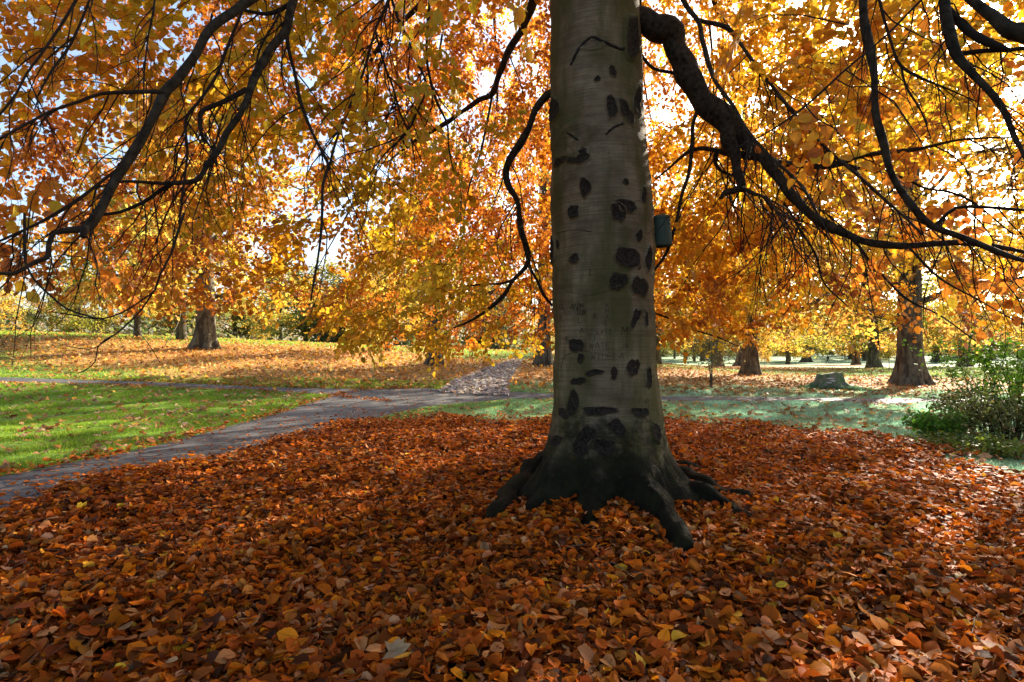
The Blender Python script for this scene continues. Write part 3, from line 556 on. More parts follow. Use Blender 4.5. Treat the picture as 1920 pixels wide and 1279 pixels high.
AN_ = np.vstack([A1, A2]); inner = np.array([i < len(A1) for i in range(len(AN_))])
d0 = np.array([np.min(((NB[:nn:3] - a) ** 2).sum(1)) for a in AN_]); order = np.argsort(d0)
tw_p, tw_r, tip_dir, tip_pos, tip_in = [], [], [], [], []
for i in order:
    a = AN_[i]; dv = NB[:nn] - a; d2 = (dv ** 2).sum(1) + 1.6 * np.clip(-dv[:, 2], 0, 9) ** 2; j = int(np.argmin(d2)); s = NB[j].astype(float); L = float(np.linalg.norm(a - s))
    tdir = (a - s) / max(L, 1e-3); q = np.linspace(0, 1, 5)[:, None]
    bow = np.array([0, 0, 1.0]) * .16 * L + rng.normal(0, .07, 3) * L
    p = s + (a - s) * q + bow * (4 * q * (1 - q)) * .8
    tw_p.append(p); r0 = .0028 + .0042 * min(L, 1.6); tw_r.append(np.linspace(r0, .0018, 5))
    NB[nn:nn + 4] = p[1:]; nn += 4
    td = p[4] - p[3]; td = td / max(np.linalg.norm(td), 1e-4); out = np.array([a[0] - TX, a[1] - TY, 0]); out /= max(np.linalg.norm(out), .1)
    tip_dir.append(td * .8 + out * .35 + np.array([0, 0, -.35]) + rng.normal(0, .35, 3)); tip_pos.append(p[4]); tip_in.append(inner[i])
tip_dir, tip_pos, tip_in = norm(np.array(tip_dir)), np.array(tip_pos), np.array(tip_in)
def twig_tubes(P, Rd, sides=3):
    P = np.asarray(P); Rd = np.asarray(Rd); n, k = P.shape[:2]; t = norm(np.gradient(P, axis=1)); ref = np.array([.31, .22, .92])
    a = norm(np.cross(t, ref)); b = np.cross(t, a); an = np.arange(sides) * 2 * np.pi / sides
    v = P[:, :, None] + Rd[:, :, None, None] * (np.cos(an)[None, None, :, None] * a[:, :, None] + np.sin(an)[None, None, :, None] * b[:, :, None])
    i, j, l = np.meshgrid(np.arange(n), np.arange(k - 1), np.arange(sides), indexing='ij'); l2 = (l + 1) % sides; o = i * k * sides
    f = np.stack([o + j * sides + l, o + j * sides + l2, o + (j + 1) * sides + l2, o + (j + 1) * sides + l], -1).reshape(-1, 4); return v.reshape(-1, 3), f
tb = MB(); tb.add(*twig_tubes(tw_p, tw_r)); tb.add(*twig_tubes([h[0] for h in HANG], [h[1] for h in HANG], 5))
# sprays: a main shoot, four side shoots, alternate leaves
n = len(tip_pos); ax0 = tip_dir; up = norm(np.array([0, 0, 1.0]) + rng.normal(0, .42, (n, 3))); sd0 = norm(np.cross(up, ax0)); up = np.cross(ax0, sd0)
scale = np.where(tip_in, 1.0, 1.9)
shoots_p, shoots_r, lp, la, ln, ls, lspray = [], [], [], [], [], [], []
def shoot(base, dirn, side, upv, length, nl, sc, idx):
    q = np.linspace(0, 1, 4)[None, :, None]; sag = -np.array([0, 0, 1.0]) * .12
    P = base[:, None] + dirn[:, None] * length[:, None, None] * q + sag[None, None] * length[:, None, None] * q ** 2
    shoots_p.append(P); shoots_r.append(np.broadcast_to(np.array([.0016, .0013, .001, .0008])[None], (len(base), 4)) * 1.0)
    for k in range(nl):
        tq = (k + .8) / nl; sg = 1 if k % 2 else -1
        b = base + dirn * (length * tq)[:, None] + sag * (length * tq ** 2)[:, None]
        an = R(52) * (1 - .6 * (k == nl - 1)); a = dirn * math.cos(an) + side * math.sin(an) * sg + rng.normal(0, .22, b.shape) + np.array([0, 0, -.22])
        nr = upv + rng.normal(0, .38, b.shape); lp.append(b); la.append(norm(a)); ln.append(norm(nr - norm(a) * (nr * norm(a)).sum(1, keepdims=True))); ls.append(rng.uniform(.056, .094, len(b)) * sc); lspray.append(idx)
idx = np.arange(n)
back = -ax0 * .12 * scale[:, None]
shoot(tip_pos + back, ax0, sd0, up, rng.uniform(.28, .48, n) * scale, 8, scale, idx)
for k in range(4):
    keep = np.where((rng.uniform(size=n) < .82) & (tip_in | (k < 2)))[0]; sg = 1 if k % 2 else -1
    b = tip_pos[keep] + back[keep] + ax0[keep] * ((.02 + .09 * k) * scale[keep])[:, None]
    d = norm(ax0[keep] * .75 + sd0[keep] * sg * .75 + rng.normal(0, .18, (len(keep), 3))); s2 = norm(np.cross(up[keep], d)); u2 = np.cross(d, s2)
    shoot(b, d, s2, u2, rng.uniform(.14, .3, len(keep)) * scale[keep], 5, scale[keep], keep)
tb.add(*twig_tubes(np.vstack(shoots_p), np.vstack(shoots_r)))
twigs = link('twigs', mesh('twigs', np.vstack(tb.v) - BO, np.vstack(tb.q)), beech, M['twig']); tag(twigs, kind='stuff')
lp, la, ln, ls, lspray = np.vstack(lp), np.vstack(la), np.vstack(ln), np.concatenate(ls), np.concatenate(lspray)
lpx = CX + F * lp[:, 0] / np.maximum(lp[:, 1], .3); kp = (~hides_limb(lp, 3) | (rng.uniform(size=len(lp)) < .07)) & ~((lpx > 1012) & (lpx < 1232) & (lp[:, 1] < 5.9) & in_view(lp, 1.3)); lp, la, ln, ls, lspray = lp[kp], la[kp], ln[kp], ls[kp], lspray[kp]
hue = wob(tip_pos[:, 0] * .8, tip_pos[:, 1] * .6 + tip_pos[:, 2], .5, 1.5, 71) + rng.normal(0, .5, n) + np.clip(-tip_pos[:, 0] * .12, -.6, .7) + np.clip((3.0 - tip_pos[:, 2]) * .25, -.4, .5)
CANOPY = np.array([(.66, .45, .026), (.82, .42, .018), (.82, .33, .012), (.72, .235, .009), (.48, .14, .008)])
hv = np.clip((hue[lspray] + rng.normal(0, .45, len(lspray)) + 2.35) / 3.9 * 4, 0, 3.999); h0 = hv.astype(int); hf = (hv - h0)[:, None]
lcol = CANOPY[h0] * (1 - hf) + CANOPY[np.minimum(h0 + 1, 4)] * hf; lcol = np.clip(lcol * (1 + .14 * rng.normal(size=(len(lcol), 1))), .02, .92)
pxs = CX + F * lp[:, 0] / np.maximum(lp[:, 1], .1); pys = HZ - F * (lp[:, 2] - CH) / np.maximum(lp[:, 1], .1)
seen = (pxs > 5) & (pxs < 1915) & (pys > 5) & (pys < 720) & (lp[:, 1] > 1)
appar = np.where(seen, ls / np.maximum(lp[:, 1], .5), 0); big300 = np.argsort(-appar)[:300]
rest = np.ones(len(lp), bool); rest[big300] = False
near = rest & (lp[:, 1] < 4.6) & (lp[:, 1] > 1) & in_view(lp, 1.2); far = rest & ~near
print('canopy leaves', len(lp), 'near', near.sum())
foli = link('foliage', leaves_mesh('foliage', lp[far] - BO, la[far], ln[far], ls[far], lcol[far], T_LOW), beech, M['leaf']); tag(foli, kind='stuff')
foln = link('foliage', leaves_mesh('foliage_fine', lp[near] - BO, la[near], ln[near], ls[near], lcol[near], T_FINE), beech, M['leaf']); tag(foln, kind='stuff')
def single_leaf_set(prefix, cols, mat, n_var):
    out = []
    for k in range(n_var):
        c = cols[k % len(cols)]; me = leaves_mesh(prefix, np.zeros((1, 3)), np.array([[1., 0, 0]]), np.array([[0, 0, 1.]]), np.ones(1), np.array([c]), T_FINE, jit=False)
        co_ = np.zeros(len(me.vertices) * 3, np.float32); me.vertices.foreach_get('co', co_); co_ = co_.reshape(-1, 3); r_ = np.random.default_rng(k + 3)
        co_[:, 2] *= r_.uniform(-.6, 2.4); co_[:, 2] += r_.normal(0, .12) * (co_[:, 0] - .4) ** 2 * 2 + r_.normal(0, .02, len(co_)); co_[:, 1] *= r_.uniform(.7, .95)
        me.vertices.foreach_set('co', co_.ravel()); me.materials.append(mat); out.append(me)
    return out
def leaf_objs(pos, ax, nr, size, meshes, parent, origin, name='leaf'):
    for i in range(len(pos)):
        a = norm(ax[i]); s = norm(np.cross(nr[i], a)); k = np.cross(a, s); Mx = Matrix(np.column_stack([a, s, k]).tolist()).to_4x4()
        o = bpy.data.objects.new(name, meshes[i % len(meshes)]); COL.objects.link(o); o.parent = parent
        o.matrix_basis = Matrix.Translation(Vector((pos[i] - origin).tolist())) @ Mx @ Matrix.Scale(float(size[i]), 4)
var = single_leaf_set('beech_leaf', lcol[big300[:24]], M['leaf'], 24)
leaf_objs(lp[big300], la[big300], ln[big300], ls[big300], var, beech, BO)

# nest box hung on the stem
bc = np.array([(1241 - CX) / F * 5.98, 5.98, CH + (HZ - 434) / F * 5.98])
nest = tag(empty('nest_box', tuple(bc - np.array([0, 0, .16]))), 'small dark green cylindrical nest box fixed to the beech trunk', 'nest box'); nest.rotation_euler = (R(4), R(-4), 0)
def lathe(prof, n=28):
    p = np.array(prof, float); an = np.linspace(0, 2 * np.pi, n, endpoint=False)
    v = np.stack([p[:, 0][:, None] * np.cos(an), p[:, 0][:, None] * np.sin(an), p[:, 1][:, None] + 0 * an], -1).reshape(-1, 3)
    ii, jj = np.meshgrid(np.arange(len(p) - 1), np.arange(n), indexing='ij'); j2 = (jj + 1) % n
    return v, np.stack([ii * n + jj, ii * n + j2, (ii + 1) * n + j2, (ii + 1) * n + jj], -1).reshape(-1, 4)
MB().add(*lathe([(.0005, .012), (.10, .012), (.108, .0), (.1095, .02), (.103, .16), (.096, .27), (.094, .29)])).build('body', M['box_green'], nest)
MB().add(*lathe([(.1, .285), (.101, .292), (.098, .305), (.085, .318), (.05, .326), (.0005, .328)])).build('lid', M['box_green'], nest)
MB().add(*lathe([(.0005, -.006), (.085, -.006), (.096, .0), (.098, .011)])).build('base', M['box_dark'], nest)
MB().tube([(-.05, 0, .30), (-.10, 0, .33), (-.16, .0, .35)], .006, 8).tube([(-.09, 0, .12), (-.17, 0, .12)], .007, 8).build('hanger', M['box_dark'], nest)
lv = leaves_mesh('leaf_on_box', np.zeros((1, 3)), np.array([[1., 0, .1]]), np.array([[0, -.3, 1.]]), np.array([.1]), np.array([(.55, .2, .03)]), T_FINE)
o = link('fallen_leaf', lv, None, M['leaf']); o.location = tuple(bc + np.array([-.05, -.03, .165])); tag(o, 'orange leaf lying on the lid of the green nest box', 'leaf')

# ------------------------------------------------------------------ beech litter
def litter_points(n, xr, yr, p_in=True):
    x = rng.uniform(*xr, n); y = rng.uniform(*yr, n); u = x / y
    return x, y
def make_litter(dens, y0, y1, u=1.08):
    A = .0; ys = rng.uniform(0, 1, int(dens * u * (y1 * y1 - y0 * y0))); y = np.sqrt(y0 * y0 + ys * (y1 * y1 - y0 * y0)); x = rng.uniform(-u, u, len(y)) * y; return x, y
XY = [make_litter(1500, 1.9, 5.0), make_litter(1050, 5.0, 8.0), make_litter(680, 8.0, 15.5)]
x = np.concatenate([a[0] for a in XY]); y = np.concatenate([a[1] for a in XY])
q_ = rng.uniform(size=len(x)) ** 2; sp = .5 + .6 * ss(7, 11, y); keep = (.5 - q_ * 0) * 0 + rng.uniform(-.9, .45, len(x)) * sp < litter_in(x, y); keep &= ~((litter_in(x, y) < 0) & (rng.uniform(size=len(x)) < .6)); x, y = x[keep], y[keep]
ph = np.arctan2(x - .985, TY - y); rt = np.hypot(x - .985, y - TY); keep = rt > bark_r(ph, terrain(x, y) * 0 + .12) - .03; x, y = x[keep], y[keep]
# keep the backs of the roots mostly bare
rootpts = []
for pp, r0, r1 in ROOTS:
    g = catmull(gl(pp), step=.04); s = np.linspace(0, 1, len(g)); rootpts.append(np.column_stack([g[:, :2], (r0 + (r1 - r0) * s ** .8)]))
rootpts = np.vstack(rootpts); bare = np.zeros(len(x), bool)
nearr = np.where(np.hypot(x - TX, y - TY) < 2.6)[0]
for a in np.array_split(nearr, 12):
    if len(a):
        d = np.hypot(x[a][:, None] - rootpts[None, :, 0], y[a][:, None] - rootpts[None, :, 1]) - rootpts[None, :, 2] * .80; bare[a] = (d.min(1) < 0) & (rng.uniform(size=len(a)) > .05)
x, y = x[~bare], y[~bare]
pile = .030 * np.clip(wob(x, y, 1.5, 4.5, 81) + .7, 0, 3) + .012 * wob(x, y, 6, 14, 82)
zl = terrain(x, y) + np.maximum(0, pile) + rng.uniform(0, 1, len(x)) ** 1.3 * .062 + .006
n = len(x); az = rng.uniform(0, 2 * np.pi, n); tilt = np.abs(rng.normal(0, 1, n)) * R(19); steep = rng.uniform(size=n) < .26; tilt[steep] += R(30); az2 = rng.uniform(0, 2 * np.pi, n)
nr = np.stack([np.sin(tilt) * np.cos(az2), np.sin(tilt) * np.sin(az2), np.cos(tilt)], -1) * np.where(rng.uniform(size=n) < .5, 1, -1)[:, None]
ax = np.stack([np.cos(az), np.sin(az), 0 * az], -1); ax = norm(ax - nr * (ax * nr).sum(1, keepdims=True)); sz = rng.uniform(.05, .105, n) + .02 * (rng.uniform(size=n) < .12) * (1 + .25 * ss(8, 12, y))
LIT = [(.44, .098, .008), (.58, .145, .008), (.48, .16, .028), (.56, .24, .085), (.24, .048, .007), (.07, .021, .007), (.74, .22, .008), (.56, .33, .16), (.70, .38, .03)]
pc = palette(n, LIT, [5, 4.4, 3.0, 1.8, 3.6, 3.0, 1.8, .6, .3], .28)
pos = np.stack([x, y, zl], -1) - ax * sz[:, None] * .5
print('litter leaves', n)
inv = (np.abs(x / y) < .88) & ((terrain(x, y) - CH) / y > -.57)
top = zl - terrain(x, y) - np.maximum(0, pile); sc_ = np.where(inv, sz / y + top * .12, -1); sel = np.argsort(-sc_)[:300]; rest = np.ones(n, bool); rest[sel] = False
nearm = rest & (y < 5.6); farm = rest & ~nearm
lit = tag(link('leaf_litter', leaves_mesh('leaf_litter', pos[nearm], ax[nearm], nr[nearm], sz[nearm], pc[nearm], T_FINE, True, rng.uniform(.52, .98, nearm.sum())), None, M['litter']), 'thick carpet of rust brown fallen beech leaves under the great tree', 'fallen leaves', kind='stuff')
far_l = tag(link('litter_leaves', leaves_mesh('litter_leaves', pos[farm], ax[farm], nr[farm], sz[farm], pc[farm], T_LOW, True, rng.uniform(.68, .95, farm.sum())), lit, M['litter']), kind='stuff')
pos[sel, 2] += .012
tx_ = rng.uniform(-1, 1, 170); ty_ = np.sqrt(rng.uniform(2.2 ** 2, 11 ** 2, 170)); tx_ = tx_ * ty_ * .95; kk = (litter_in(tx_, ty_) > .3) & (np.hypot(tx_ - TX, ty_ - TY) > 1.5); tx_, ty_ = tx_[kk], ty_[kk]; ta = rng.uniform(0, 6.28, len(tx_)); tl_ = rng.uniform(.12, .5, len(tx_)); qq = np.linspace(0, 1, 5)
tp = np.stack([tx_[:, None] + np.cos(ta)[:, None] * tl_[:, None] * qq + .02 * np.sin(qq * 5 + ta[:, None]), ty_[:, None] + np.sin(ta)[:, None] * tl_[:, None] * qq, terrain(tx_, ty_)[:, None] + .085 + rng.normal(0, .015, (len(tx_), 5))], -1)
tag(link('fallen_twigs', mesh('fallen_twigs', *twig_tubes(tp, np.broadcast_to(np.linspace(.004, .0018, 5), (len(tx_), 5)), 5)), lit, M['stake']), kind='stuff')
leaf_objs(pos[sel], ax[sel], nr[sel], sz[sel] * 1.06, single_leaf_set('litter_leaf', pc[sel[:30]], M['litter'], 30), lit, np.zeros(3))
# leaves lying on the roots
# a few big lobed leaves among the beech leaves
for k, (px, py, col, lab) in enumerate([(735, 1255, (.46, .34, .18), 'pale cream lobed leaf curled among orange leaves at the bottom edge'), (1690, 1050, (.52, .42, .16), 'yellowish five-pointed leaf lying flat on the beech litter'), (1572, 1018, (.45, .33, .12), 'tan lobed leaf half buried in litter near the roots'),
                                        (20, 1205, (.42, .42, .14), 'greenish yellow lobed leaf in the litter far from the trunk'), (1065, 1050, (.16, .06, .045), 'dark purple-brown broad leaf beside the front root')]):
    g = ground_hit(px, py); o = link('lobed_leaf', leaves_mesh('lobed_leaf', np.zeros((1, 3)), np.array([[1., .0, .12]]), np.array([[.0, -.2, 1.]]), np.array([.15 if k < 4 else .12]), np.array([col]), T_PLANE), None, M['litter'])
    o.location = (g[0] - .05, g[1], g[2] + .085); o.rotation_euler = (R(8), 0, k * 1.9); tag(o, lab, 'leaf')

# scattered leaves on paths, lawns and the far slope
def scatter(name, x, y, size, cols, wts, tpl, label, lift=.012, tiltdeg=22, parent=None):
    n = len(x); az = rng.uniform(0, 2 * np.pi, n); tl = np.abs(rng.normal(0, 1, n)) * R(tiltdeg); a2 = rng.uniform(0, 2 * np.pi, n)
    nr = np.stack([np.sin(tl) * np.cos(a2), np.sin(tl) * np.sin(a2), np.cos(tl)], -1); ax = np.stack([np.cos(az), np.sin(az), 0 * az], -1); ax = norm(ax - nr * (ax * nr).sum(1, keepdims=True))
    p = np.stack([x, y, terrain(x, y) + lift + size * np.sin(tl) * .35], -1) - ax * size[:, None] * .5
    return tag(link(name, leaves_mesh(name, p, ax, nr, size, palette(n, cols, wts, .2), tpl), None, M['litter']), label, 'fallen leaves', kind='stuff')
def fan(n, y0, y1, u=1.05):
    y = np.sqrt(rng.uniform(y0 * y0, y1 * y1, n)); return rng.uniform(-u, u, n) * y, y
x, y = fan(130000, 4.5, 22); li_ = litter_in(x, y); pin = on_path(x, y)
k = (li_ < .3) & pin & (rng.uniform(size=len(x)) < .03 + .55 * np.exp(np.clip(li_, -9, 0) * 1.3)); 
scatter('path_leaves', x[k], y[k], rng.uniform(.05, .09, k.sum()), LIT, [5, 4, 3, 3, 3, 1, 1, 1, 0], T_LOW, 'brown beech leaves scattered flat over the asphalt path', .024, 10)
x, y = fan(150000, 5, 23, .98); k = (litter_in(x, y) < .4) & (x < 1); x, y = x[k], y[k]
nearp = np.zeros(len(x)); L0 = polys[0][:len(paths[0][0])]
dm = np.full(len(x), 9.0)
for e_ in (paths[0][0], paths[2][0], paths[2][1]):
    for i_ in range(0, len(e_) - 1):
        ab = e_[i_ + 1] - e_[i_]; tt = np.clip(((x - e_[i_, 0]) * ab[0] + (y - e_[i_, 1]) * ab[1]) / (ab @ ab + 1e-9), 0, 1); dm = np.minimum(dm, np.hypot(x - e_[i_, 0] - tt * ab[0], y - e_[i_, 1] - tt * ab[1]))
k = rng.uniform(size=len(x)) < .55 * np.exp(-(dm / .22) ** 2) * (.35 + .65 * (wob(x, y, .8, 2.2, 14) > -.3)); x, y = x[k], y[k]
scatter('verge_leaves', x, y, rng.uniform(.05, .10, len(x)), LIT, [4, 3, 4, 3, 3, 1, 1, 2, 0], T_LOW, 'small brown leaves drifted along the edges of the path', .03, 24)
x, y = fan(16000, 6, 24); k = (litter_in(x, y) < .2) & ~on_path(x, y); x, y = x[k], y[k]; edge = path_in(x, y)
k = rng.uniform(size=len(x)) < .30 + .5 * np.exp(-np.abs(edge) / .35) * (x < -1); x, y = x[k], y[k]
PLN = [(.42, .24, .11), (.52, .34, .20), (.50, .24, .04), (.35, .15, .05), (.56, .36, .07), (.22, .10, .045)]
scatter('lawn_leaves', x, y, rng.uniform(.09, .17, len(x)), PLN, [4, 3, 1.5, 3, .8, 2], T_PLANE, 'large tan lobed leaves scattered over the mown lawn', .03, 24)
x, y = fan(90000, 20, 62); cp = carpet(x, y); k = (rng.uniform(size=len(x)) < .04 + .62 * cp) & (path_in(x, y) < .1); x, y = x[k], y[k]
rg = x > .12 * y
scatter('meadow_leaves', x[rg], y[rg], rng.uniform(.10, .18, rg.sum()), [(.34, .16, .055), (.42, .22, .08), (.44, .19, .03), (.24, .095, .03), (.46, .30, .15)], [4, 3, 2, 3, 1.4], T_LOW, 'dull brown leaves carpeting the level ground around stump and trunks', .05, 24); x, y = x[~rg], y[~rg]
scatter('slope_leaves', x, y, rng.uniform(.12, .21, len(x)), [(.45, .21, .06), (.58, .30, .09), (.60, .27, .035), (.35, .13, .035), (.62, .42, .2)], [4, 3, 3, 3, 1.6], T_LOW, 'orange plane leaves carpeting the slope around the far trunks', .05, 42).data.materials[0] = M['bgleaf']
x, y = fan(30000, 16, 48, .2); k = poly_in(x, y, polys[3]); x, y = x[k], y[k]
if len(x): scatter('pale_path_leaves', x, y, rng.uniform(.10, .17, len(x)), [(.62, .52, .44), (.55, .38, .25), (.70, .62, .55)], [3, 1.5, 3], T_LOW, 'pale dry leaves strewn over the side path climbing the slope', .06, 16)

# ------------------------------------------------------------------ grass
def grass(name, x, y, h, wd, col, label):
    n = len(x); z0 = terrain(x, y); az = rng.uniform(0, 2 * np.pi, n); lean = rng.normal(0, .45, (n, 2)); s = np.stack([np.cos(az), np.sin(az)], -1) * (wd / 2)[:, None]
    v = np.zeros((n, 3, 3)); v[:, 0, :2] = np.stack([x, y], -1) - s; v[:, 1, :2] = np.stack([x, y], -1) + s; v[:, 2, :2] = np.stack([x, y], -1) + lean * h[:, None]; v[:, :2, 2] = (z0 - .006)[:, None]; v[:, 2, 2] = z0 + h
    c = np.concatenate([np.repeat(col, 3, 0), np.ones((3 * n, 1))], 1)
    o = link(name, mesh(name, v.reshape(-1, 3), np.arange(3 * n).reshape(-1, 3), True, {'col': c}), None, M['grass']); return tag(o, label, 'grass', kind='stuff')
def lawn(n, y0, y1, u=1.08):
    x, y = fan(n, y0, y1, u); k = (litter_in(x, y) < .15) & ~on_path(x, y); return x[k], y[k]
x, y = lawn(620000, 6.5, 24); fz = np.clip(frost(x, y), 0, 1)[:, None]; patch = wob(x, y, 1.2, 4, 91)[:, None]; q = rng.uniform(size=(len(x), 1))
gc = np.array([.09, .19, .012]) * (1 - q) + np.array([.30, .40, .03]) * q; fcol = np.array([.11, .27, .13]) * (1 - q) + np.array([.40, .60, .43]) * q; fcol = fcol * (1 + .18 * patch)
fz = np.clip(fz * (.85 + .25 * patch), 0, 1)
hh = rng.uniform(.025, .065, len(x)) * np.clip(1 + .42 * patch[:, 0], .3, 2.2); 
L_ = x < 0
grass('lawn_grass', x[L_], y[L_], hh[L_], rng.uniform(.008, .016, L_.sum()), np.clip(gc * (1 - fz) + fcol * fz, .01, .8)[L_], 'short bright green mown grass beside the asphalt path')
grass('frosted_grass', x[~L_], y[~L_], hh[~L_], rng.uniform(.008, .016, (~L_).sum()), np.clip(gc * (1 - fz) + fcol * fz, .01, .8)[~L_], 'pale frosted grass between the beech litter and the crossing path')
x, y = fan(220000, 21, 62, 1.0); k = (rng.uniform(size=len(x)) > carpet(x, y) * .85) & ~on_path(x, y); x, y = x[k], y[k]; fz = np.clip(frost(x, y), 0, 1)[:, None] * .6; q = rng.uniform(size=(len(x), 1))
gc = np.array([.14, .24, .02]) * (1 - q) + np.array([.40, .46, .045]) * q; fcol = np.array([.10, .2, .11]) * (1 - q) + np.array([.30, .44, .32]) * q
grass('slope_grass', x, y, rng.uniform(.05, .10, len(x)), rng.uniform(.03, .06, len(x)), gc * (1 - fz) + fcol * fz, 'sunlit grass on the far slope between leaf carpets')

# ------------------------------------------------------------------ far trees
def crown_mesh(seed, rad, z0, z1, n_leaf, size, cols, wts, droop=1.0):
    """limbs and leaf clumps of one tree; stem radius 1 unit of real metres"""
    r = np.random.default_rng(seed); br = MB(); tips = []
    top = np.array([[0, 0, z0 * .6], [r.normal(0, .3), r.normal(0, .3), z1 * .55], [r.normal(0, .6), r.normal(0, .6), z1 * .95]])
    br.tube(catmull(top, step=1.0), np.linspace(.42, .08, len(catmull(top, step=1.0))), 8)
    for k in range(16):
        az = k * 2.4 + r.normal(0, .3); zb = z0 * .75 + (z1 * .62 - z0 * .75) * (k / 15); d = np.array([math.cos(az), math.sin(az), 0]); L = rad * (1.0 - .45 * (k / 15)) * r.uniform(.8, 1.05); s = np.linspace(0, 1, 6)
        p = np.array([0, 0, zb]) + d * (L * s)[:, None] + np.array([0, 0, 1]) * ((1.5 + 2.2 * k / 15) * np.sin(s * 2.2) - 1.6 * droop * s ** 2.5 * (1 - k / 15))[:, None]; p[1:] += r.normal(0, .25, (5, 3))
        c = catmull(p, step=.8); br.tube(c, np.linspace(.17 - .006 * k, .025, len(c)), 6); tips.append(c[len(c) // 4:])
        for j in range(4):
            q0 = c[int(len(c) * (.3 + .17 * j))]; q1 = q0 + d * r.uniform(.3, 1.5) + r.normal(0, 1.1, 3) + np.array([0, 0, -.5 * droop]); c2 = catmull(np.array([q0, (q0 + q1) / 2 + r.normal(0, .2, 3), q1]), step=.7); br.tube(c2, np.linspace(.05, .014, len(c2)), 4); tips.append(c2)
    tips = np.vstack(tips); ctr = tips[r.integers(len(tips), size=n_leaf // 14)] + r.normal(0, .75, (n_leaf // 14, 3)) * np.array([1, 1, .8]); ctr = ctr[ctr[:, 2] > z0 * .5]
    cc = palette(len(ctr), cols, wts, .15, r); k = r.integers(len(ctr), size=n_leaf); p = ctr[k] + r.normal(0, .42, (n_leaf, 3)) * np.array([1, 1, .6]); p[:, 2] -= .15 * droop
    nr = norm(r.normal(size=(n_leaf, 3)) + np.array([0, 0, .8])); ax = norm(np.cross(nr, r.normal(size=(n_leaf, 3))))
    return br.mesh('limbs'), leaves_mesh('crown', p, ax, nr, r.uniform(.7, 1.3, n_leaf) * size, np.clip(cc[k] * (1 + .15 * r.normal(size=(n_leaf, 1))), .02, .9), T_LOW)
def trunk_mesh(seed, r0, h, flare, lobes=7):
    r = np.random.default_rng(seed); an = np.linspace(0, 2 * np.pi, 40, endpoint=False); zt = np.concatenate([np.linspace(-.4, 2.0, 16), np.linspace(2.4, h, 14)]); A, Z = np.meshgrid(an, zt, indexing='ij')
    f = np.exp(-np.clip(Z, -.1, 9) / .75); rr = r0 * (1 - .25 * np.clip(Z / h, 0, 1) ** 1.2) + flare * f * (.75 + .35 * np.sin(A * lobes + r.uniform(0, 6)) + .25 * np.sin(A * 3 + r.uniform(0, 6))) + r0 * .04 * wob(A * 3, Z * 1.4, .6, 1.8, seed)
    rr = rr + .035 * np.sin(A * 11 + Z * .3) * np.exp(-np.clip(Z, 0, 9) / 2.0)
    v = np.stack([rr * np.cos(A), rr * np.sin(A), Z], -1).reshape(-1, 3); a_, b_ = A.shape; ii, jj = np.meshgrid(np.arange(a_), np.arange(b_ - 1), indexing='ij')
    return mesh('trunk', v, np.stack([ii * b_ + jj, ((ii + 1) % a_) * b_ + jj, ((ii + 1) % a_) * b_ + jj + 1, ii * b_ + jj + 1], -1).reshape(-1, 4))
GOLD = [(.72, .48, .06), (.66, .38, .045), (.60, .50, .09), (.55, .27, .035)]; OLIVE = [(.40, .38, .06), (.52, .42, .06), (.30, .30, .05), (.50, .30, .05)]; RUST = [(.55, .28, .05), (.45, .20, .04), (.60, .36, .06), (.40, .3, .08)]; GREY = [(.20, .20, .10), (.26, .22, .12), (.14, .17, .07), (.3, .25, .1)]; GRN = [(.10, .17, .04), (.16, .22, .05), (.22, .24, .05)]
CR = {'gold': crown_mesh(1, 9.5, 3.6, 21, 10500, .27, GOLD, [4, 3, 2, 1.5]), 'gold2': crown_mesh(2, 8.5, 4.0, 20, 9000, .27, GOLD, [2, 3, 3, 2]), 'olive': crown_mesh(3, 8, 4.0, 18, 9000, .29, OLIVE, [3, 3, 2, 1]), 'rust': crown_mesh(4, 8.5, 4.2, 19, 9000, .27, RUST, [3, 2, 2, 2]), 'grey': crown_mesh(5, 6, 1.4, 13, 12000, .36, GREY, [3, 3, 2, 2])}
TR = [trunk_mesh(11, .62, 12, .55, 7), trunk_mesh(12, .62, 12, .48, 9), trunk_mesh(13, .62, 12, .62, 6), trunk_mesh(14, .62, 12, .25, 5)]
for a in CR.values(): a[0].materials.append(M['plane']); a[1].materials.append(M['bgleaf'])
for a in TR: a.materials.append(M['plane'])
def far_tree(px, py, wpx, kind, tk, label, group=None, hs=1.0, ts=None, rz=None, Y=None, name='plane_tree'):
    b = ground_hit(px, py) if Y is None else np.array([(px - CX) / F * Y, Y, float(terrain((px - CX) / F * Y, Y))]); dia = wpx * b[1] / F; k = dia / 1.36
    e = empty(name, (b[0], b[1], b[2] - .05), (px * .37) % 6.28 if rz is None else rz); tag(e, label, 'tree', group)
    o = link('trunk', TR[tk], e); o.scale = (k, k, max(.55, min(1.1, hs)))
    cs = hs if ts is None else ts
    o = link('limbs', CR[kind][0], e); o.scale = (cs, cs, hs); o = link('crown', CR[kind][1], e); o.scale = (cs, cs, hs); tag(o, kind='stuff'); return e
far_tree(385, 654, 37, 'gold', 0, 'stout sunlit plane tree with flared foot on the leaf-strewn slope')
far_tree(340, 637, 17, 'gold2', 3, 'slim dark trunk just behind the stout sunlit plane tree', hs=.9)
far_tree(258, 633, 13, 'olive', 3, 'mossy slim trunk at the crest where the lawn ends', hs=.8)
far_tree(725, 660, 8, 'gold2', 3, 'small young tree alone on the sunlit crest', hs=.5)
far_tree(815, 684, 25, 'gold2', 1, 'plane tree whose foot is half hidden by hanging beech leaves', hs=.85, ts=.6)
far_tree(1020, 686, 26, 'gold', 2, 'plane tree standing beside the side path just behind the beech', hs=.9, ts=.6)
far_tree(1345, 689, 20, 'olive', 1, 'plane tree with shaggy low shoots behind the staked sapling', hs=.9)
far_tree(1407, 704, 26, 'gold2', 0, 'broad plane tree with ribbed flaring foot left of the mossy stump')
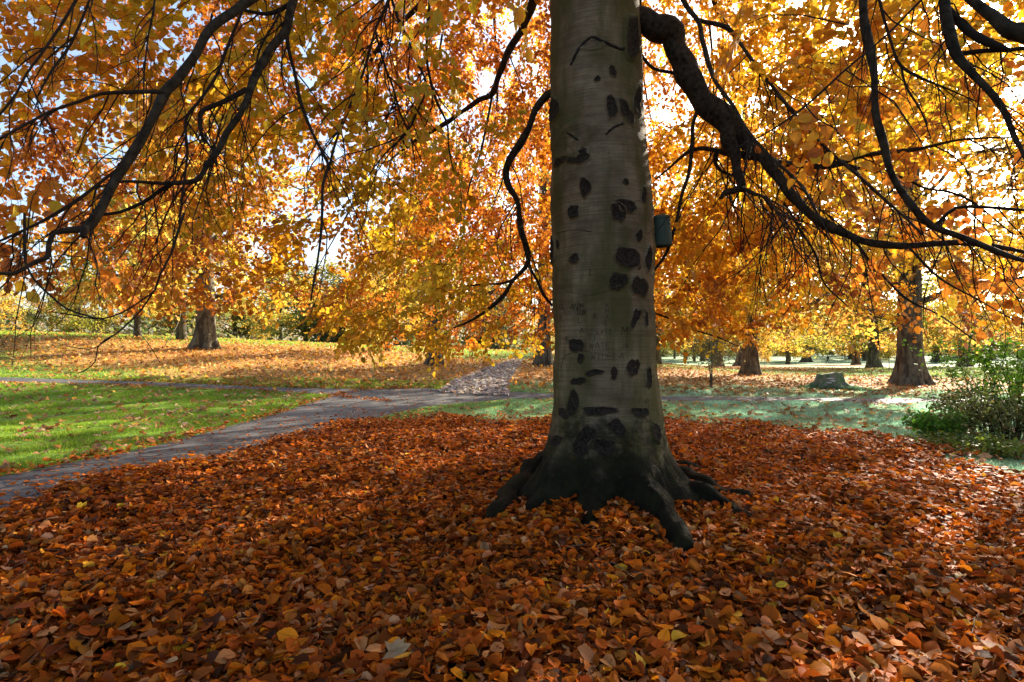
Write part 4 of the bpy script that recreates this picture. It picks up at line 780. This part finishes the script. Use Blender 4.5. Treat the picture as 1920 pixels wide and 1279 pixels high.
far_tree(1706, 721, 43, 'rust', 2, 'massive dark plane tree with ribbed foot near the green bush')
far_tree(1605, 684, 13, 'gold2', 1, 'dark trunk standing right beside the park bench', hs=.85)
far_tree(1512, 679, 16, 'olive', 2, 'far tree with yellow shoots round its foot close to the walker', hs=.85)
far_tree(1477, 683, 8, 'gold', 3, 'short pollarded far trunk on brown leaves left of the walker', hs=.6)
far_tree(1386, 681, 8, 'olive', 3, 'thin far trunk peeping out behind the ribbed plane tree', hs=.7)
far_tree(1232, 683, 14, 'rust', 1, 'far trunk partly hidden by the beech stem below the nest box', hs=.85)
far_tree(1757, 679, 16, 'olive', 0, 'far dark tree with bushy foot behind the massive plane tree', hs=.8)
far_tree(1803, 681, 5, 'rust', 3, 'thin bare far stem above the green bush', hs=.6)
far_tree(1317, 677, 9, 'gold2', 3, 'far tree on pale grass left of the shaggy plane tree', hs=.7)
far_tree(1302, 677, 5, 'olive', 3, 'slender far tree left of its thicker neighbour on pale grass', hs=.6)
far_tree(1622, 676, 8, 'rust', 3, 'far tree close behind the bench and its dark trunk', hs=.75)
far_tree(1265, 673, 4, 'olive', 3, 'very distant slim trunk right of the beech stem', hs=.7)
far_tree(1440, 678, 4, 'gold', 3, 'distant post-thin trunk on green grass between plane trees', hs=.6)
for X_, Y_, kd_, lb_ in ((40, 63, 'olive', 'olive-yellow tree added for shade, screened by the massive plane tree'), (53, 56, 'rust', 'rust-leaved tree added for shade past the green bush'), (62, 78, 'gold2', 'golden tree added for shade well past the green bush'), (34, 84, 'gold', 'golden tree on the meadow between bench and massive plane tree')):  # first three added to bring more shade to the ground on the right
    far_tree(CX + F * X_ / Y_, 0, 20 if Y_ > 60 else 24, kd_, 1, lb_, None, 1.05, Y=Y_)
# distant trees standing beyond the crest and the meadow
r9 = np.random.default_rng(44)
for k in range(46):
    u = -1.05 + 2.1 * (k + r9.uniform(0, .8)) / 46; Y = r9.uniform(85, 135) if u < .05 else r9.uniform(128, 185)
    far_tree(CX + F * u, 0, r9.uniform(5, 9), kd := ['olive', 'grey', 'gold2', 'olive', 'grey', 'rust'][k % 6], 3, {'olive': 'olive-yellow', 'grey': 'dull grey-green', 'gold2': 'golden', 'rust': 'rust-brown'}[kd] + (' tree in the woodland belt behind the sunlit crest' if u < .05 else ' tree in the woodland belt beyond the frosted meadow'), {'gold2': 'golden', 'grey': 'grey-green', 'olive': 'olive', 'rust': 'rusty'}[kd] + (' trees behind the crest' if u < .05 else ' trees beyond the meadow'), r9.uniform(.7, 1.05), r9.uniform(.8, 1.2), Y=Y, name='distant_tree')
# scrubby understorey of the belt, one mass
x = rng.uniform(-150, 190, 26000); Y = np.where(x < 8, rng.uniform(84, 128, 26000), rng.uniform(150, 190, 26000)); zc = terrain(x, Y) + np.abs(rng.normal(0, 1, 26000)) * 2.2 * (1 + .4 * wob(x, Y, .1, .4, 99)); nr = norm(rng.normal(size=(26000, 3)) + .3); ax = norm(np.cross(nr, rng.normal(size=(26000, 3))))
tag(link('undergrowth', leaves_mesh('undergrowth', np.stack([x, Y, zc], -1), ax, nr, rng.uniform(.5, 1.0, 26000), palette(26000, GREY + GRN, [3, 3, 3, 2, 2, 2, 1], .2), T_LOW), None, M['bgleaf']), 'grey-green undergrowth of the distant woodland belt', 'undergrowth', kind='stuff')

# staked sapling, young tree
def sapling(px, py, top_py, label, stake=True, cols=GREY):
    b = ground_hit(px, py); e = tag(empty('sapling', tuple(b)), label, 'sapling'); Y = b[1]; h = (py - top_py) / F * Y; r = np.random.default_rng(int(px))
    p = catmull(np.array([[0, 0, -.1], [.02, 0, h * .4], [-.03, .02, h * .8], [.0, 0, h * 1.5]]), step=.15); MB().tube(p, np.linspace(.035, .012, len(p)), 7).build('trunk', M['plane'], e)
    bb = MB(); lpz = []
    for k in range(22):
        z = h * r.uniform(.75, 1.45); a = r.uniform(0, 6.28); L = r.uniform(.4, 1.0); q = np.array([[0, 0, z], [math.cos(a) * L * .5, math.sin(a) * L * .5, z + .2 * L], [math.cos(a) * L, math.sin(a) * L, z + .15 * L]]); bb.tube(catmull(q, n=3), np.linspace(.010, .004, 7), 4); lpz.append(q[1:])
    bb.build('limbs', M['twig'], e); lpz = np.vstack(lpz); n = 1500; p = lpz[r.integers(len(lpz), size=n)] + r.normal(0, .2, (n, 3)); nr = norm(r.normal(size=(n, 3)) + np.array([0, 0, .5])); ax = norm(np.cross(nr, r.normal(size=(n, 3))))
    tag(link('crown', leaves_mesh('crown', p, ax, nr, r.uniform(.05, .1, n), palette(n, cols, [3, 2, 2, 2][:len(cols)], .2, r), T_LOW), e, M['bgleaf']), kind='stuff')
    if stake: MB().box((.07, -.03, h * .36), (.045, .045, h * .78)).build('stake', M['stake'], e); MB().box((.04, -.015, h * .62), (.09, .05, .04)).build('tie', M['box_dark'], e)
sapling(1331, 728, 668, 'thin sapling with stake standing alone in front of the shaggy plane tree')
sapling(1667, 692, 668, 'small dark sapling on the grass left of the massive plane tree', False, OLIVE)
sapling(1434, 686, 674, 'tiny distant sapling beside the ribbed plane tree', False, GOLD)

# mossy stump on its grassy mound
b = ground_hit(1555, 730); e = tag(empty('tree_stump', tuple(b)), 'cut tree stump, mossy and pale topped, by the crossing path', 'stump'); an = np.linspace(0, 2 * np.pi, 40, endpoint=False)
zt = np.array([-.15, 0, .08, .18, .32, .48, .62, .67]); rt_ = np.array([1.25, 1.0, .82, .68, .58, .53, .50, .48]); A, Z = np.meshgrid(an, zt, indexing='ij'); rr = rt_[None] * (1 + (.05 + .14 * (Z < .2)) * np.sin(A * 7) + .07 * np.sin(A * 3 + 1) + .03 * wob(A * 4, Z * 6, .6, 1.6, 7)) ; Zs = Z + (.04 * np.sin(A + 2) + .02 * np.sin(A * 3)) * (Z > .5)
v = np.stack([rr * np.cos(A), rr * np.sin(A), Zs], -1).reshape(-1, 3); ii, jj = np.meshgrid(np.arange(40), np.arange(7), indexing='ij'); MB().add(v, np.stack([ii * 8 + jj, ((ii + 1) % 40) * 8 + jj, ((ii + 1) % 40) * 8 + jj + 1, ii * 8 + jj + 1], -1).reshape(-1, 4)).build('bark', M['stump_wood'], e)
topv = np.stack([rr[:, -1] * np.cos(an), rr[:, -1] * np.sin(an), Zs[:, -1]], -1); c_ = topv.mean(0) - np.array([0, 0, .03]); MB().add(np.vstack([topv, topv * .5 + c_ * .5 + np.array([0, 0, -.01]), c_[None]]), [(k, (k + 1) % 40, 40 + (k + 1) % 40, 40 + k) for k in range(40)], [(40 + k, 40 + (k + 1) % 40, 80) for k in range(40)]).build('cut_top', M['stump_wood'], e)
for k, (a, z) in enumerate(((-2.0, .47), (-1.85, .38), (-2.1, .30), (-1.15, .14))):
    fb = MB(); th = np.linspace(0, np.pi, 9); R_ = .55; c = np.array([math.cos(a) * R_, math.sin(a) * R_, z]); t_ = np.array([-math.sin(a), math.cos(a), 0]); o_ = np.array([math.cos(a), math.sin(a), 0]); rim = c + .13 * (np.cos(th)[:, None] * t_ + .8 * np.sin(th)[:, None] * o_); vv = np.vstack([rim + [0, 0, .012], rim - [0, 0, .03], c + [0, 0, .04], c - [0, 0, .05]])
    fb.add(vv, [(i, 9 + i, 10 + i, i + 1) for i in range(8)], [(18, i, i + 1) for i in range(8)] + [(19, 10 + i, 9 + i) for i in range(8)]).build('bracket_fungus', M['bark_fungus'], e)
mm = 9000; a = rng.uniform(0, 6.28, mm); rr = np.abs(rng.normal(.75, .5, mm)); x = b[0] + np.cos(a) * rr * 1.2; y = b[1] - .3 + np.sin(a) * rr * .8; q = rng.uniform(size=(mm, 1))
mound = grass('stump_grass', x, y, rng.uniform(.05, .16, mm) * np.exp(-(rr / 1.4) ** 2) * 1.6 + .03, rng.uniform(.012, .024, mm), np.array([.03, .10, .04]) * (1 - q) + np.array([.12, .24, .12]) * q, 'long dark green grass tufts round the foot of the mossy stump')

# bench and walker far off
b = ground_hit(1592, 674); e = tag(empty('park_bench', tuple(b), R(12)), 'dark green slatted park bench far off beside a tree trunk', 'bench'); 
for k in range(4): MB().box((0, -.18 + .12 * k, .45), (2.3, .09, .035)).build('seat_slat', M['bench_paint'], e, False)
for k in range(3): MB().box((0, .27 + .03 * k, .58 + .13 * k), (2.3, .03, .10)).build('back_slat', M['bench_paint'], e, False)
for sx in (-1, 0, 1):
    MB().tube([(sx * 1.0, -.2, 0), (sx * 1.0, -.2, .62), (sx * 1.0, .25, .64)], .035, 6).build('leg', M['bench_paint'], e); MB().tube([(sx * 1.0, .25, 0), (sx * 1.0, .25, .5), (sx * 1.0, .36, .95)], .035, 6).build('leg', M['bench_paint'], e)
b = ground_hit(1552, 682.5); k = 16.5 / F * b[1] / 1.75; e = tag(empty('person', tuple(b), R(-90), k), 'walker in dark clothes with a backpack striding across the far grass', 'person')
jn = {'pel': (0, 0, .95, .15, .12), 'bel': (0, -.01, 1.1, .15, .12), 'che': (0, -.02, 1.32, .18, .13), 'nek': (0, -.03, 1.5, .06, .06), 'hd1': (0, -.06, 1.62, .085, .095), 'hd2': (0, -.06, 1.73, .06, .07)}
for s, sg in (('l', 1), ('r', -1)):
    st = .34 * sg; jn.update({s + 'hip': (.09 * sg, 0, .9, .105, .105), s + 'kne': (.09 * sg, -.20 * sg - .08, .5, .07, .07), s + 'ank': (.09 * sg, -st, .09, .045, .05), s + 'toe': (.10 * sg, -st - .2, .04, .035, .03), s + 'sho': (.19 * sg, -.01, 1.42, .07, .07), s + 'elb': (.24 * sg, .12 * sg, 1.15, .05, .05), s + 'wri': (.23 * sg, .22 * sg - .14, .95, .035, .035), s + 'han': (.22 * sg, .26 * sg - .18, .86, .03, .04)})
names = list(jn); ed = [('pel', 'bel'), ('bel', 'che'), ('che', 'nek'), ('nek', 'hd1'), ('hd1', 'hd2')] + [x for s in 'lr' for x in ((('pel'), s + 'hip'), (s + 'hip', s + 'kne'), (s + 'kne', s + 'ank'), (s + 'ank', s + 'toe'), ('che', s + 'sho'), (s + 'sho', s + 'elb'), (s + 'elb', s + 'wri'), (s + 'wri', s + 'han'))]
me = bpy.data.meshes.new('body'); me.from_pydata([jn[n_][:3] for n_ in names], [(names.index(a), names.index(c)) for a, c in ed], []); o = link('body', me); md = o.modifiers.new('skin', 'SKIN')
for i, n_ in enumerate(names): me.skin_vertices[0].data[i].radius = jn[n_][3:]; me.skin_vertices[0].data[i].use_root = n_ == 'pel'
o.modifiers.new('sub', 'SUBSURF').levels = 1; dg = bpy.context.evaluated_depsgraph_get(); m2 = bpy.data.meshes.new_from_object(o.evaluated_get(dg)); bpy.data.objects.remove(o)
m2.materials.clear(); m2.materials.append(M['cloth_dark']); m2.materials.append(M['skin'])
for p_ in m2.polygons: p_.material_index = 1 if p_.center.z > 1.53 or (p_.center.z < .93 and abs(p_.center.x) > .19 and p_.center.z > .8) else 0; p_.use_smooth = True
link('body', m2, e)
hb = MB(); hv_, hq_ = lathe([(.0005, .1), (.055, .085), (.085, .04), (.092, -.02), (.085, -.08)], 14); hv_ = hv_ + np.array([0, -.045, 1.70]); hb.add(hv_, hq_).build('hair', M['hair'], e); MB().box((0, .16, 1.25), (.30, .16, .46)).box((0, .25, 1.18), (.22, .05, .26)).build('backpack', M['pack'], e)

# ------------------------------------------------------------------ bush and wild plants by the frosted lawn
def plant(name, label, base, stems, leafn, cols, wts, lsize, spread, height, seed, cat='plant', stem_r=.006, bare=.2, mat='green', lean=(0, 0)):
    r = np.random.default_rng(seed); e = tag(empty(name, tuple(base)), label, cat); sb = MB(); tips = []
    for k in range(stems):
        a = r.uniform(0, 6.28); L = height * r.uniform(.55, 1.1); d = np.array([math.cos(a), math.sin(a), 0]) * spread * r.uniform(.3, 1) + np.array([lean[0], lean[1], 0]) * L; o0 = np.array([math.cos(a), math.sin(a), 0]) * spread * r.uniform(0, .5)
        p = catmull(np.array([o0 + [0, 0, -.05], o0 + d * .25 + [0, 0, L * .5], o0 + d * .7 + [0, 0, L * .85], o0 + d * 1.15 + [0, 0, L * .95]]), n=4); sb.tube(p, np.linspace(stem_r, stem_r * .3, len(p)), 5, cap=False); tips.append(p[int(len(p) * bare):])
        for j in range(4):
            q0 = p[r.integers(len(p) // 3, len(p))]; q1 = q0 + r.normal(0, .16, 3) * height + [0, 0, .08 * height]; c2 = catmull(np.array([q0, (q0 + q1) / 2 + r.normal(0, .03, 3), q1]), n=3); sb.tube(c2, np.linspace(stem_r * .45, stem_r * .2, len(c2)), 3, cap=False); tips.append(c2)
    sb.build('stems', M['twig'] if cat != 'nettles' else M['stake'], e)
    if leafn:
        tips = np.vstack(tips); p = tips[r.integers(len(tips), size=leafn)] + r.normal(0, .045, (leafn, 3)); p[:, 2] = np.maximum(p[:, 2], .02); nr = norm(r.normal(0, .6, (leafn, 3)) + np.array([0, 0, .8])); ax = norm(np.cross(nr, r.normal(size=(leafn, 3))))
        tag(link('leaves', leaves_mesh('leaves', p, ax, nr, r.uniform(.6, 1.25, leafn) * lsize, palette(leafn, cols, wts, .2, r), T_LOW), e, M[mat]), kind='stuff')
    return e
NET = [(.10, .33, .03), (.15, .42, .035), (.08, .25, .04)]; OLV = [(.11, .18, .04), (.16, .22, .05), (.08, .13, .035), (.2, .2, .06)]; BRT = [(.15, .36, .02), (.24, .44, .03), (.09, .25, .02)]
plant('nettle_patch', 'bright green nettles at the edge of the frosted grass', ground_hit(1752, 822), 26, 900, NET, [3, 2, 2], .085, .38, .40, 1, 'nettles', bare=.3)
plant('nettle_patch', 'smaller bright green nettle clump pushed against the dark bush', ground_hit(1800, 815), 16, 520, NET, [3, 2, 2], .08, .28, .42, 2, 'nettles', bare=.3)
plant('undergrowth_bush', 'tangled dark olive bush with many thin twigs by the litter edge', ground_hit(1892, 832), 80, 2900, OLV, [3, 3, 3, 2], .055, .85, .85, 3, 'bush', .006, .1)
plant('undergrowth_bush', 'low olive thicket reaching back towards the crossing path', ground_hit(1838, 792), 50, 1900, OLV, [2, 3, 2, 3], .055, .8, .55, 4, 'bush', .005, .1)
plant('green_bush', 'taller bush with bright green leaves above the olive thicket', ground_hit(1910, 812), 30, 3400, BRT, [3, 2, 2], .07, 1.0, 1.75, 5, 'bush', .010, .45)
plant('bare_shrub', 'sparse shrub of thin bare twigs rising out of the olive bush', ground_hit(1830, 815), 9, 190, BRT + OLV[:1], [2, 2, 1, 2], .05, .55, 1.5, 6, 'shrub', .009, .45, lean=(-.1, 0))
plant('bramble', 'pale dry arching stems in front of the olive bush', ground_hit(1835, 835), 8, 60, [(.25, .12, .06), (.15, .2, .05)], [1, 1], .05, .8, .55, 8, 'bramble', .006, .2)
for k, (px, py, h, lab) in enumerate(((1785, 838, .14, 'low yellow-green weeds growing through the leaf litter edge'), (1845, 850, .16, 'low weeds sprawling below the pale arching stems'), (1905, 858, .26, 'dense low green plants where litter meets the bush'))): plant('weed_patch', lab, ground_hit(px, py), 24, 900, [(.13, .22, .025), (.09, .17, .03), (.17, .24, .03)], [2, 2, 1], .05, .55, h, 20 + k, 'weeds', .003, .1)
